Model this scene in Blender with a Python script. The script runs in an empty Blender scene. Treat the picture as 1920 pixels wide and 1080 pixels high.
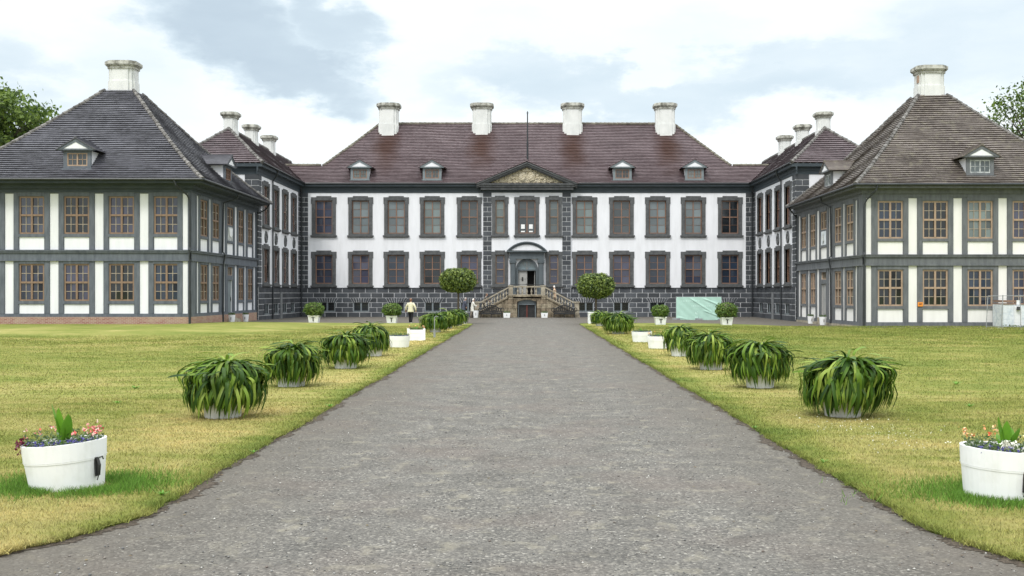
import bpy, bmesh, math, random
import numpy as np
from mathutils import Matrix, Vector
R = math.radians
random.seed(7); rng = np.random.default_rng(7)
SC = bpy.context.scene
COL = SC.collection

# ------------------------------------------------------------------ camera
cam_d = bpy.data.cameras.new('camera'); cam = bpy.data.objects.new('camera', cam_d); COL.objects.link(cam)
cam.location = (0, 0, 2.05); cam.rotation_euler = (R(90), 0, 0)
cam_d.sensor_width = 36; cam_d.lens = 36 * 1970 / 1920
cam_d.shift_x = -28 / 1920; cam_d.shift_y = 9 / 1920
cam_d.clip_start = .1; cam_d.clip_end = 6000
SC.camera = cam

# ------------------------------------------------------------------ light
SUN_EL, SUN_AZ = R(52), R(205)
sd = bpy.data.lights.new('sun', 'SUN'); sd.energy = 1.5; sd.angle = R(14); sd.color = (1, .96, .9)
so = bpy.data.objects.new('sun', sd); COL.objects.link(so)
sdir = Vector((math.sin(SUN_AZ) * math.cos(SUN_EL), math.cos(SUN_AZ) * math.cos(SUN_EL), math.sin(SUN_EL)))
so.rotation_euler = sdir.to_track_quat('Z', 'Y').to_euler()
SC.view_settings.view_transform = 'Standard'; SC.view_settings.look = 'None'
SC.view_settings.exposure = .34; SC.view_settings.gamma = 1.0

def build_world():
    w = bpy.data.worlds.new('World'); SC.world = w; w.use_nodes = True
    nt = w.node_tree; nt.nodes.clear(); N = nt.nodes.new; L = nt.links.new
    out = N('ShaderNodeOutputWorld')
    sky = N('ShaderNodeTexSky'); sky.sky_type = 'NISHITA'; sky.sun_disc = False
    sky.sun_elevation = SUN_EL; sky.sun_rotation = SUN_AZ
    bg1 = N('ShaderNodeBackground'); bg1.inputs['Strength'].default_value = .12
    L(sky.outputs[0], bg1.inputs[0])
    tc = N('ShaderNodeTexCoord')
    def math_(op, a, b=None, clamp=False):
        n = N('ShaderNodeMath'); n.operation = op; n.use_clamp = clamp
        for i, x in enumerate((a, b)):
            if x is None: continue
            if isinstance(x, (int, float)): n.inputs[i].default_value = x
            else: L(x, n.inputs[i])
        return n.outputs[0]
    # direction warped by soft noise
    nz = N('ShaderNodeTexNoise'); nz.inputs['Scale'].default_value = 7; nz.inputs['Detail'].default_value = 7
    nz.inputs['Roughness'].default_value = .6
    mp = N('ShaderNodeMapping'); mp.inputs['Scale'].default_value = (1, 1, 2.2)
    L(tc.outputs['Generated'], mp.inputs[0]); L(mp.outputs[0], nz.inputs['Vector'])
    sub = N('ShaderNodeVectorMath'); sub.operation = 'SUBTRACT'; L(nz.outputs['Color'], sub.inputs[0]); sub.inputs[1].default_value = (.5, .5, .5)
    scl = N('ShaderNodeVectorMath'); scl.operation = 'SCALE'; L(sub.outputs[0], scl.inputs[0]); scl.inputs['Scale'].default_value = .16
    wd = N('ShaderNodeVectorMath'); wd.operation = 'ADD'; L(tc.outputs['Generated'], wd.inputs[0]); L(scl.outputs[0], wd.inputs[1])
    # grey cloud banks: (px, py, half width, half height, tilt, weight)
    blobs = [(430, 60, 150, 110, .25, .8), (520, 120, 170, 70, .2, .8), (620, 45, 100, 75, 0, .65),
             (1250, 165, 560, 60, -.03, .48), (1550, 110, 500, 75, -.1, .42), (1850, 60, 300, 130, -.1, .38), (830, 150, 260, 70, 0, .15),
             (20, 190, 150, 80, 0, .35), (260, 190, 110, 120, 0, .22), (1100, 90, 500, 70, 0, .18)]
    tot = None
    for (px, py, rx, ry, tilt, wt) in blobs:
        d = Vector(((px - 988) / 1970, 1, (549 - py) / 1970)); d.normalize()
        s = N('ShaderNodeVectorMath'); s.operation = 'SUBTRACT'; L(wd.outputs[0], s.inputs[0]); s.inputs[1].default_value = d
        m2 = N('ShaderNodeVectorRotate'); m2.rotation_type = 'Y_AXIS'; m2.inputs['Angle'].default_value = -tilt
        L(s.outputs[0], m2.inputs[0])
        m3 = N('ShaderNodeVectorMath'); m3.operation = 'MULTIPLY'; L(m2.outputs[0], m3.inputs[0])
        m3.inputs[1].default_value = (1970 / rx, 1.5, 1970 / ry)
        ln = N('ShaderNodeVectorMath'); ln.operation = 'LENGTH'; L(m3.outputs[0], ln.inputs[0])
        mr = N('ShaderNodeMapRange'); mr.interpolation_type = 'SMOOTHERSTEP'
        mr.inputs['From Min'].default_value = 1.35; mr.inputs['From Max'].default_value = .35
        mr.inputs['To Min'].default_value = 0; mr.inputs['To Max'].default_value = wt
        L(ln.outputs['Value'], mr.inputs['Value'])
        tot = mr.outputs[0] if tot is None else math_('MAXIMUM', tot, mr.outputs[0])
    n2 = N('ShaderNodeTexNoise'); n2.inputs['Scale'].default_value = 5; n2.inputs['Detail'].default_value = 9; n2.inputs['Roughness'].default_value = .55
    mp2 = N('ShaderNodeMapping'); mp2.inputs['Scale'].default_value = (1, 1, 3.2); mp2.inputs['Location'].default_value = (.4, 0, .3)
    L(tc.outputs['Generated'], mp2.inputs[0]); L(mp2.outputs[0], n2.inputs['Vector'])
    nf = math_('MULTIPLY', math_('SUBTRACT', n2.outputs['Fac'], .5), .62)
    val = math_('ADD', math_('ADD', tot, nf), .07, True)
    cr = N('ShaderNodeValToRGB'); L(val, cr.inputs[0])
    e = cr.color_ramp.elements
    e[0].position = 0; e[0].color = (.88, .905, .90, 1)
    e[1].position = 1; e[1].color = (.43, .52, .60, 1)
    a = e.new(.3); a.color = (.78, .845, .875, 1)
    b = e.new(.6); b.color = (.59, .69, .755, 1)
    # an overcast sky is brighter towards the zenith
    sep = N('ShaderNodeSeparateXYZ'); L(tc.outputs['Generated'], sep.inputs[0])
    zc = math_('MAXIMUM', math_('SUBTRACT', sep.outputs['Z'], .28), 0)
    st = math_('ADD', 1.0, math_('MULTIPLY', zc, 2.1))
    bg2 = N('ShaderNodeBackground'); L(cr.outputs[0], bg2.inputs[0]); L(st, bg2.inputs['Strength'])
    mx = N('ShaderNodeMixShader'); mx.inputs[0].default_value = .93
    L(bg1.outputs[0], mx.inputs[1]); L(bg2.outputs[0], mx.inputs[2]); L(mx.outputs[0], out.inputs[0])
build_world()

# ------------------------------------------------------------------ materials
def mat(name, col, rough=.8, col2=None, scale=3.0, stretch=(1, 1, 1), contrast=(.35, .65), fine=None, bump=0, bscale=40, spec=.5, metal=0,
        island=0.0, rnd=None, trans=0, panes=False):
    m = bpy.data.materials.new(name); m.use_nodes = True
    nt = m.node_tree; N = nt.nodes.new; L = nt.links.new
    b = nt.nodes['Principled BSDF']
    b.inputs['Roughness'].default_value = rough; b.inputs['Metallic'].default_value = metal
    b.inputs['Specular IOR Level'].default_value = spec
    b.inputs['Base Color'].default_value = (*col, 1)
    tc = N('ShaderNodeTexCoord'); cur = None
    if col2:
        mp = N('ShaderNodeMapping'); mp.inputs['Scale'].default_value = stretch; L(tc.outputs['Object'], mp.inputs[0])
        nz = N('ShaderNodeTexNoise'); nz.inputs['Scale'].default_value = scale; nz.inputs['Detail'].default_value = 8
        nz.inputs['Roughness'].default_value = .62; L(mp.outputs[0], nz.inputs['Vector'])
        cr = N('ShaderNodeValToRGB'); L(nz.outputs['Fac'], cr.inputs[0])
        e = cr.color_ramp.elements
        e[0].position = contrast[0]; e[0].color = (*col, 1); e[1].position = contrast[1]; e[1].color = (*col2, 1)
        cur = cr.outputs[0]
    if island or rnd:
        src = N('ShaderNodeNewGeometry').outputs['Random Per Island'] if island else N('ShaderNodeObjectInfo').outputs['Random']
        if rnd:
            cr = N('ShaderNodeValToRGB'); L(src, cr.inputs[0]); cr.color_ramp.interpolation = 'LINEAR' if island else 'CONSTANT'
            e = cr.color_ramp.elements; e[0].position = 0; e[0].color = (*rnd[0], 1); e[1].position = 1 / len(rnd); e[1].color = (*rnd[1], 1)
            for i, c in enumerate(rnd[2:]):
                x = e.new((i + 2) / len(rnd)); x.color = (*c, 1)
            cur = cr.outputs[0]
            if panes:
                gi = N('ShaderNodeNewGeometry'); mr = N('ShaderNodeMapRange'); L(gi.outputs['Random Per Island'], mr.inputs[0]); mr.inputs['To Min'].default_value = .45; mr.inputs['To Max'].default_value = 1.6  # brighter panes: reflections and curtains painted into the glass tone
                mx = N('ShaderNodeVectorMath'); mx.operation = 'SCALE'; L(mr.outputs[0], mx.inputs['Scale']); L(cur, mx.inputs[0]); cur = mx.outputs[0]
        else:
            mr = N('ShaderNodeMapRange'); L(src, mr.inputs[0]); mr.inputs['To Min'].default_value = 1 - island; mr.inputs['To Max'].default_value = 1 + island
            mx = N('ShaderNodeVectorMath'); mx.operation = 'SCALE'; L(mr.outputs[0], mx.inputs['Scale'])
            if cur: L(cur, mx.inputs[0])
            else: mx.inputs[0].default_value = col
            cur = mx.outputs[0]
    if cur: L(cur, b.inputs['Base Color'])
    if bump:
        n2 = N('ShaderNodeTexNoise'); n2.inputs['Scale'].default_value = bscale; n2.inputs['Detail'].default_value = 5
        L(tc.outputs['Object'], n2.inputs['Vector'])
        bp = N('ShaderNodeBump'); bp.inputs['Strength'].default_value = bump; bp.inputs['Distance'].default_value = .02
        L(n2.outputs['Fac'], bp.inputs['Height']); L(bp.outputs[0], b.inputs['Normal'])
    if trans:
        b.inputs['Subsurface Weight'].default_value = 0
        td = N('ShaderNodeBsdfTranslucent'); ms = N('ShaderNodeMixShader'); ms.inputs[0].default_value = trans
        if cur: L(cur, td.inputs[0])
        else: td.inputs[0].default_value = (*col, 1)
        o = nt.nodes['Material Output']; L(b.outputs[0], ms.inputs[1]); L(td.outputs[0], ms.inputs[2]); L(ms.outputs[0], o.inputs[0])
    return m

M = {}
M['plaster'] = mat('white_plaster', (.81, .82, .86), .9, (.69, .70, .73), .8, (2.4, 2.4, .45), (.42, .80), bump=.25, bscale=12)
M['plaster_warm'] = mat('cream_plaster', (.83, .82, .80), .9, (.73, .72, .69), .9, (2.4, 2.4, .45), (.42, .80), bump=.25, bscale=12)
M['timber'] = mat('slate_grey_timber', (.072, .086, .106), .75, (.150, .168, .195), 2.2, (2, 2, .45), (.3, .72), bump=.5, bscale=18)
M['timber_pale'] = mat('weathered_grey_timber', (.088, .097, .108), .75, (.17, .18, .19), 2.2, (2, 2, .45), (.3, .72), bump=.5, bscale=18)
M['cornice'] = mat('dark_blue_grey_cornice', (.030, .045, .056), .6, (.055, .072, .085), 1.5, (1, 1, 3), bump=.2)
M['trim'] = mat('charcoal_stone_trim', (.062, .066, .070), .75, (.115, .120, .124), 3, bump=.3)
M['block'] = mat('charcoal_painted_block', (.034, .040, .049), .7, (.078, .085, .096), .9, island=.3, contrast=(.3, .7), bump=.3)
M['joint'] = mat('white_painted_joint', (.66, .67, .69), .85, (.48, .49, .51), 2)
M['sash'] = mat('tan_brown_window_paint', (.19, .122, .080), .55, (.28, .185, .122), 4, (1, 1, .4))
M['sash_pale'] = mat('pale_tan_window_paint', (.32, .225, .155), .55, (.43, .31, .22), 4, (1, 1, .4))
M['sash_old'] = mat('red_brown_window_paint', (.19, .105, .072), .55, (.27, .155, .105), 4, (1, 1, .4))
M['bar'] = mat('pale_glazing_bar_paint', (.30, .25, .19), .6, (.42, .36, .29), 5)
M['glass'] = mat('old_window_glass', (.02, .02, .02), .07, spec=.7, rnd=[(.010, .014, .018), (.030, .036, .058), (.045, .052, .078), (.016, .026, .045), (.042, .044, .074)], panes=True)
M['glass_pale'] = mat('pale_reflection_glass', (.09, .1, .1), .1, spec=.8, rnd=[(.115, .145, .145), (.10, .13, .13), (.075, .095, .10), (.135, .16, .16), (.04, .05, .055), (.11, .135, .145)], panes=True)  # grey sky reflection and blinds both put into the base colour
M['iron'] = mat('black_iron', (.012, .013, .014), .5, (.03, .03, .03), 8)
M['pipe'] = mat('dark_metal_pipe', (.018, .022, .027), .45, (.035, .04, .045), 6)
M['lead'] = mat('grey_lead', (.16, .17, .18), .5, (.24, .25, .26), 5)
M['stone'] = mat('weathered_sandstone', (.20, .17, .125), .9, (.42, .38, .30), 1.6, (1, 1, 1.6), (.32, .62), bump=.8, bscale=14)
M['relief'] = mat('cream_carved_stone', (.46, .40, .28), .85, (.60, .54, .42), 3, bump=.3)
M['chimney'] = mat('white_chimney_render', (.74, .75, .74), .9, (.56, .58, .57), 1.4, (1, 1, .5), (.4, .8), bump=.3)
M['cap'] = mat('stained_chimney_cap', (.16, .155, .13), .9, (.55, .55, .50), 2.8, (1, 1, .8), (.36, .6), bump=.6)
M['door'] = mat('grey_painted_door', (.16, .19, .21), .6, (.20, .235, .25), 3, (1, 1, .3))
M['door_pale'] = mat('pale_grey_door', (.30, .30, .30), .6, (.36, .36, .35), 3, (1, 1, .3))
M['portal'] = mat('slate_portal_paint', (.072, .090, .102), .6, (.105, .126, .142), 3, (1, 1, .3))
M['fan'] = mat('pale_fanlight_glass', (.20, .27, .30), .12, spec=.8)
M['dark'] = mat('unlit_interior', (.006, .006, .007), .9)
M['red'] = mat('red_painted_post', (.13, .03, .022), .6)
M['tub'] = mat('white_painted_wood', (.86, .87, .88), .55, (.70, .71, .68), 5, (1, 1, .6), (.52, .9), bump=.08, bscale=14)
M['soil'] = mat('dark_soil', (.02, .014, .01), 1, (.045, .033, .022), 30, bump=1)
M['strap'] = mat('glossy_strap_leaf', (.04, .11, .02), .5, spec=.28, island=1, rnd=[(.014, .045, .005), (.032, .08, .008), (.055, .125, .012), (.10, .19, .018), (.17, .28, .03), (.30, .39, .07), (.04, .09, .010)], trans=.25)
M['box'] = mat('clipped_shrub_leaf', (.05, .11, .02), .6, island=1, rnd=[(.03, .07, .012), (.06, .12, .02), (.10, .18, .03), (.17, .26, .045)], trans=.25)
M['topiary'] = mat('topiary_leaf', (.05, .1, .02), .55, island=1, rnd=[(.022, .05, .01), (.05, .09, .016), (.09, .14, .022), (.14, .20, .03), (.20, .26, .05)], trans=.2)
M['leaf'] = mat('broad_tree_leaf', (.05, .1, .02), .6, island=1, rnd=[(.03, .06, .012), (.06, .11, .02), (.11, .18, .03), (.17, .25, .045)], trans=.35)
M['bark'] = mat('grey_bark', (.07, .055, .04), .9, (.14, .11, .085), 5, (1, 1, .3), bump=.8)
M['canna'] = mat('bright_green_leaf', (.10, .27, .02), .45, (.17, .36, .03), 6, trans=.3)
M['herb'] = mat('bedding_plant_leaf', (.07, .13, .03), .6, island=1, rnd=[(.04, .08, .02), (.08, .14, .03), (.13, .20, .06), (.10, .15, .07)], trans=.2)
M['pink'] = mat('pink_petal', (.7, .15, .17), .6, island=1, rnd=[(.75, .12, .15), (.8, .35, .32), (.82, .7, .62), (.7, .09, .08)])
M['orange'] = mat('orange_petal', (.7, .2, .05), .6, island=1, rnd=[(.75, .12, .05), (.8, .3, .1), (.82, .7, .4)])
M['blue'] = mat('violet_petal', (.06, .05, .25), .6, island=1, rnd=[(.03, .03, .10), (.06, .05, .26), (.10, .09, .34)])
M['wine'] = mat('wine_red_petal', (.16, .01, .03), .6, island=1, rnd=[(.08, .008, .02), (.22, .015, .04), (.12, .02, .05)])
M['whitef'] = mat('white_petal', (.75, .75, .65), .6)
M['banner'] = mat('mint_green_tarpaulin', (.40, .62, .53), .55, (.46, .69, .60), 2)
M['banner_mark'] = mat('pale_banner_print', (.58, .80, .72), .6)
M['steel'] = mat('galvanised_steel', (.22, .23, .25), .5, (.33, .34, .35), 5)
M['orange_sign'] = mat('orange_sign_plate', (.78, .27, .03), .5)
M['panel'] = mat('grey_painted_panel', (.26, .28, .29), .7, (.55, .57, .57), 2.6, contrast=(.42, .55))
M['panel_white'] = mat('pale_painted_panel', (.72, .76, .80), .7, (.42, .50, .58), 4, contrast=(.45, .7))

def brick_material():
    m = bpy.data.materials.new('red_brick_plinth'); m.use_nodes = True; nt = m.node_tree; N = nt.nodes.new; L = nt.links.new
    b = nt.nodes['Principled BSDF']; b.inputs['Roughness'].default_value = .9
    tc = N('ShaderNodeTexCoord'); sp = N('ShaderNodeSeparateXYZ'); L(tc.outputs['Object'], sp.inputs[0])
    ad = N('ShaderNodeMath'); L(sp.outputs[0], ad.inputs[0]); L(sp.outputs[1], ad.inputs[1])
    cb = N('ShaderNodeCombineXYZ'); L(ad.outputs[0], cb.inputs[0]); L(sp.outputs[2], cb.inputs[1])
    br = N('ShaderNodeTexBrick'); L(cb.outputs[0], br.inputs['Vector'])
    br.inputs['Color1'].default_value = (.26, .10, .065, 1); br.inputs['Color2'].default_value = (.36, .20, .14, 1); br.inputs['Mortar'].default_value = (.42, .36, .30, 1)
    br.inputs['Scale'].default_value = 1; br.inputs['Mortar Size'].default_value = .012; br.inputs['Brick Width'].default_value = .25; br.inputs['Row Height'].default_value = .085
    nz = N('ShaderNodeTexNoise'); nz.inputs['Scale'].default_value = 1.5; nz.inputs['Detail'].default_value = 6; L(tc.outputs['Object'], nz.inputs['Vector'])
    cr = N('ShaderNodeValToRGB'); L(nz.outputs['Fac'], cr.inputs[0]); cr.color_ramp.elements[0].position = .45; cr.color_ramp.elements[1].position = .7
    cr.color_ramp.elements[0].color = (0, 0, 0, 1); cr.color_ramp.elements[1].color = (.6, .6, .6, 1)
    mx = N('ShaderNodeMixRGB'); L(cr.outputs[0], mx.inputs[0]); L(br.outputs[0], mx.inputs[1]); mx.inputs[2].default_value = (.42, .34, .24, 1)
    L(mx.outputs[0], b.inputs['Base Color']); return m
M['brick'] = brick_material()

def ashlar_material():
    m = bpy.data.materials.new('sandstone_ashlar'); m.use_nodes = True; nt = m.node_tree; N = nt.nodes.new; L = nt.links.new
    b = nt.nodes['Principled BSDF']; b.inputs['Roughness'].default_value = .9
    tc = N('ShaderNodeTexCoord'); sp = N('ShaderNodeSeparateXYZ'); L(tc.outputs['Object'], sp.inputs[0])
    cb = N('ShaderNodeCombineXYZ'); L(sp.outputs[0], cb.inputs[0]); L(sp.outputs[2], cb.inputs[1])
    br = N('ShaderNodeTexBrick'); L(cb.outputs[0], br.inputs['Vector'])
    br.inputs['Color1'].default_value = (.26, .21, .15, 1); br.inputs['Color2'].default_value = (.42, .37, .28, 1); br.inputs['Mortar'].default_value = (.07, .06, .05, 1)
    br.inputs['Scale'].default_value = 1; br.inputs['Mortar Size'].default_value = .014; br.inputs['Brick Width'].default_value = .85; br.inputs['Row Height'].default_value = .40
    nz = N('ShaderNodeTexNoise'); nz.inputs['Scale'].default_value = 2.2; nz.inputs['Detail'].default_value = 9; nz.inputs['Roughness'].default_value = .7; L(tc.outputs['Object'], nz.inputs['Vector'])
    cr = N('ShaderNodeValToRGB'); L(nz.outputs['Fac'], cr.inputs[0]); cr.color_ramp.elements[0].position = .36; cr.color_ramp.elements[1].position = .62
    cr.color_ramp.elements[0].color = (.25, .24, .20, 1); cr.color_ramp.elements[1].color = (1.05, 1.03, 1, 1)
    mx = N('ShaderNodeMixRGB'); mx.blend_type = 'MULTIPLY'; mx.inputs[0].default_value = 1; L(br.outputs[0], mx.inputs[1]); L(cr.outputs[0], mx.inputs[2])
    L(mx.outputs[0], b.inputs['Base Color']); bp = N('ShaderNodeBump'); bp.inputs['Strength'].default_value = .6; bp.inputs['Distance'].default_value = .03; L(nz.outputs['Fac'], bp.inputs['Height']); L(bp.outputs[0], b.inputs['Normal']); return m
M['ashlar'] = ashlar_material()
def tile_material(name, cols, stain=None, stains=(), rough=.5, lichen=None):
    """roof tiles: one tone per tile (from the UVs, in tiles), broad patches, streaks down the slope"""
    m = bpy.data.materials.new(name); m.use_nodes = True; nt = m.node_tree; N = nt.nodes.new; L = nt.links.new
    b = nt.nodes['Principled BSDF']; b.inputs['Roughness'].default_value = rough; b.inputs['Specular IOR Level'].default_value = .55
    uv = N('ShaderNodeUVMap'); uv.uv_map = 'UVMap'
    fl = N('ShaderNodeVectorMath'); fl.operation = 'FLOOR'; L(uv.outputs[0], fl.inputs[0])
    wn = N('ShaderNodeTexWhiteNoise'); wn.noise_dimensions = '2D'; L(fl.outputs[0], wn.inputs['Vector'])
    tc = N('ShaderNodeTexCoord')
    nz = N('ShaderNodeTexNoise'); nz.inputs['Scale'].default_value = .55; nz.inputs['Detail'].default_value = 7; nz.inputs['Roughness'].default_value = .65
    mp = N('ShaderNodeMapping'); mp.inputs['Scale'].default_value = (.6, .6, 1.6); L(tc.outputs['Object'], mp.inputs[0]); L(mp.outputs[0], nz.inputs['Vector'])
    mixf = N('ShaderNodeMath'); mixf.operation = 'MULTIPLY_ADD'; L(wn.outputs['Value'], mixf.inputs[0]); mixf.inputs[1].default_value = .26
    sc = N('ShaderNodeMath'); sc.operation = 'MULTIPLY'; L(nz.outputs['Fac'], sc.inputs[0]); sc.inputs[1].default_value = 1.15
    s2 = N('ShaderNodeMath'); s2.operation = 'SUBTRACT'; L(sc.outputs[0], s2.inputs[0]); s2.inputs[1].default_value = .22
    L(s2.outputs[0], mixf.inputs[2])
    cr = N('ShaderNodeValToRGB'); L(mixf.outputs[0], cr.inputs[0]); e = cr.color_ramp.elements
    e[0].position = 0; e[0].color = (*cols[0], 1); e[1].position = 1; e[1].color = (*cols[-1], 1)
    for i, c in enumerate(cols[1:-1]):
        x = e.new((i + 1) / (len(cols) - 1)); x.color = (*c, 1)
    cur = cr.outputs[0]
    for (x0, z0, w, h) in stains:     # weathered streaks below the chimneys
        sub = N('ShaderNodeVectorMath'); sub.operation = 'SUBTRACT'; L(tc.outputs['Object'], sub.inputs[0]); sub.inputs[1].default_value = (x0, 0, z0)
        mu = N('ShaderNodeVectorMath'); mu.operation = 'MULTIPLY'; L(sub.outputs[0], mu.inputs[0]); mu.inputs[1].default_value = (1 / w, 0, 1 / h)
        ln = N('ShaderNodeVectorMath'); ln.operation = 'LENGTH'; L(mu.outputs[0], ln.inputs[0])
        a = N('ShaderNodeMath'); a.operation = 'MULTIPLY_ADD'; L(nz.outputs['Fac'], a.inputs[0]); a.inputs[1].default_value = 1.2; L(ln.outputs['Value'], a.inputs[2])
        mr = N('ShaderNodeMapRange'); L(a.outputs[0], mr.inputs[0]); mr.inputs['From Min'].default_value = 1.6; mr.inputs['From Max'].default_value = .8; mr.inputs['To Max'].default_value = .85
        mx = N('ShaderNodeMixRGB'); L(mr.outputs[0], mx.inputs[0]); L(cur, mx.inputs[1]); mx.inputs[2].default_value = (*stain, 1); cur = mx.outputs[0]
    if lichen:
        n3 = N('ShaderNodeTexNoise'); n3.inputs['Scale'].default_value = 2.6; n3.inputs['Detail'].default_value = 9; L(tc.outputs['Object'], n3.inputs['Vector'])
        mr = N('ShaderNodeMapRange'); L(n3.outputs['Fac'], mr.inputs[0]); mr.inputs['From Min'].default_value = .52; mr.inputs['From Max'].default_value = .68; mr.inputs['To Max'].default_value = .6
        mx = N('ShaderNodeMixRGB'); L(mr.outputs[0], mx.inputs[0]); L(cur, mx.inputs[1]); mx.inputs[2].default_value = (*lichen, 1); cur = mx.outputs[0]
    L(cur, b.inputs['Base Color'])
    return m
CHX = (-13.2, -4.3, 4.35, 13.2)
M['tile_main'] = tile_material('purple_brown_tile', [(.048, .031, .034), (.104, .074, .080), (.152, .114, .122), (.215, .17, .183)], (.070, .030, .020),
                               [(x, 15.8, 1.7, 3.2) for x in CHX], .42)
M['tile_wing'] = tile_material('red_grey_tile', [(.05, .038, .042), (.12, .092, .10), (.20, .165, .18)], rough=.42)
M['tile_left'] = tile_material('dark_grey_tile', [(.028, .028, .034), (.066, .066, .078), (.112, .112, .132), (.17, .17, .195)], rough=.42)
M['tile_right'] = tile_material('brown_grey_tile', [(.032, .026, .022), (.10, .082, .072), (.16, .136, .122), (.24, .215, .192)], rough=.6, lichen=(.22, .20, .15))
M['hip'] = mat('mortared_hip_tile', (.06, .055, .05), .8, (.22, .21, .20), 3.5, contrast=(.35, .65), island=.25)
M['hip_red'] = mat('red_brown_hip_tile', (.09, .075, .06), .8, (.20, .19, .15), 3.5, contrast=(.35, .65), island=.25)

# ------------------------------------------------------------------ mesh helpers
class MB:
    def __init__(s, T=None): s.v = []; s.f = []; s.m = []; s.uv = []; s.T = T or Matrix.Identity(4); s.has_uv = False
    def add(s, vs, fs, mi=0, uvs=None):
        o = len(s.v); T = s.T
        s.v += [tuple(T @ Vector(p)) for p in vs]
        for k, f in enumerate(fs):
            s.f.append(tuple(i + o for i in f)); s.m.append(mi)
            if uvs: s.has_uv = True
            s.uv.append(uvs[k] if uvs else [(0, 0)] * len(f))
    def box(s, x0, x1, y0, y1, z0, z1, mi=0):
        s.add([(x0, y0, z0), (x1, y0, z0), (x1, y1, z0), (x0, y1, z0), (x0, y0, z1), (x1, y0, z1), (x1, y1, z1), (x0, y1, z1)],
              [(0, 3, 2, 1), (4, 5, 6, 7), (0, 1, 5, 4), (1, 2, 6, 5), (2, 3, 7, 6), (3, 0, 4, 7)], mi)
    def quad(s, a, b, c, d, mi=0): s.add([a, b, c, d], [(0, 1, 2, 3)], mi)
    def prism(s, poly, y0, y1, mi=0):   # poly in (x,z), extruded along y
        n = len(poly)
        s.add([(x, y0, z) for x, z in poly] + [(x, y1, z) for x, z in poly],
              [tuple(range(n)), tuple(range(2 * n - 1, n - 1, -1))] + [(i, i + n, (i + 1) % n + n, (i + 1) % n) for i in range(n)], mi)
    def prism_z(s, poly, z0, z1, mi=0, top=1.0):
        n = len(poly)
        s.add([(x, y, z0) for x, y in poly] + [(x * top, y * top, z1) for x, y in poly],
              [tuple(range(n - 1, -1, -1)), tuple(range(n, 2 * n))] + [(i, (i + 1) % n, (i + 1) % n + n, i + n) for i in range(n)], mi)
    def tube(s, pts, rad, seg=8, mi=0, caps=True):
        pts = [Vector(p) for p in pts]; rads = rad if isinstance(rad, (list, tuple)) else [rad] * len(pts)
        vs = []; prev = None
        for i, p in enumerate(pts):
            d = (pts[min(i + 1, len(pts) - 1)] - pts[max(i - 1, 0)]).normalized()
            if prev is None:
                a = d.orthogonal().normalized()
            else:
                a = (prev - d * prev.dot(d)); a = a.normalized() if a.length > 1e-6 else d.orthogonal().normalized()
            prev = a; b = d.cross(a)
            for k in range(seg):
                t = 2 * math.pi * k / seg
                vs.append(p + (a * math.cos(t) + b * math.sin(t)) * rads[i])
        fs = []
        for i in range(len(pts) - 1):
            for k in range(seg):
                fs.append((i * seg + k, i * seg + (k + 1) % seg, (i + 1) * seg + (k + 1) % seg, (i + 1) * seg + k))
        if caps:
            fs.append(tuple(range(seg - 1, -1, -1))); fs.append(tuple(range((len(pts) - 1) * seg, len(pts) * seg)))
        s.add(vs, fs, mi)
    def lathe(s, prof, seg=20, mi=0, cx=0, cy=0, sx=1, sy=1, cap=True):
        vs = []
        for (r, z) in prof:
            for k in range(seg):
                t = 2 * math.pi * k / seg; vs.append((cx + r * sx * math.cos(t), cy + r * sy * math.sin(t), z))
        fs = []
        for i in range(len(prof) - 1):
            for k in range(seg):
                fs.append((i * seg + k, i * seg + (k + 1) % seg, (i + 1) * seg + (k + 1) % seg, (i + 1) * seg + k))
        if cap:
            fs.append(tuple(range(seg - 1, -1, -1))); fs.append(tuple(range((len(prof) - 1) * seg, len(prof) * seg)))
        s.add(vs, fs, mi)
    def mesh(s, name, mats, smooth=False, origin=(0, 0, 0), recalc=True):
        me = bpy.data.meshes.new(name); ox, oy, oz = origin
        me.from_pydata([(a - ox, b - oy, c - oz) for a, b, c in s.v], [], s.f)
        for x in (mats if isinstance(mats, (list, tuple)) else [mats]): me.materials.append(x)
        me.polygons.foreach_set('material_index', s.m)
        if s.has_uv:
            ul = me.uv_layers.new(name='UVMap'); ul.data.foreach_set('uv', [c for f in s.uv for p in f for c in p])
        if recalc:
            bm = bmesh.new(); bm.from_mesh(me); bmesh.ops.recalc_face_normals(bm, faces=bm.faces); bm.to_mesh(me); bm.free()
        if smooth: me.polygons.foreach_set('use_smooth', [True] * len(me.polygons))
        me.update(); return me

def worigin(o):
    v = Vector((0, 0, 0))
    while o is not None:
        v = v + o.location; o = o.parent
    return v
def link(name, me, parent=None, loc=(0, 0, 0), rz=0):
    o = bpy.data.objects.new(name, me); COL.objects.link(o); o.location = loc; o.rotation_euler = (0, 0, rz)
    if parent: o.parent = parent
    return o
def part(name, mb, mats, parent=None, smooth=False, recalc=True):
    """a part whose vertices are given in world coordinates, below an unrotated parent"""
    org = worigin(parent) if parent else Vector((0, 0, 0))
    return link(name, mb.mesh(name, mats, smooth, org, recalc), parent)
def tag(o, label=None, cat=None, group=None, kind=None):
    if label: o['label'] = label
    if cat: o['category'] = cat
    if group: o['group'] = group
    if kind: o['kind'] = kind
    return o
def thing(name, label, cat, loc=(0, 0, 0), rz=0, group=None):
    o = bpy.data.objects.new(name, None); COL.objects.link(o); o.empty_display_size = .3
    o.location = loc; o.rotation_euler = (0, 0, rz); return tag(o, label, cat, group)
def copy_tree(o, parent=None):
    c = o.copy(); COL.objects.link(c); c.parent = parent
    for ch in o.children: copy_tree(ch, c)
    return c
def ss(a, b, x):
    t = max(0, min(1, (x - a) / (b - a))); return t * t * (3 - 2 * t)
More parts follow.
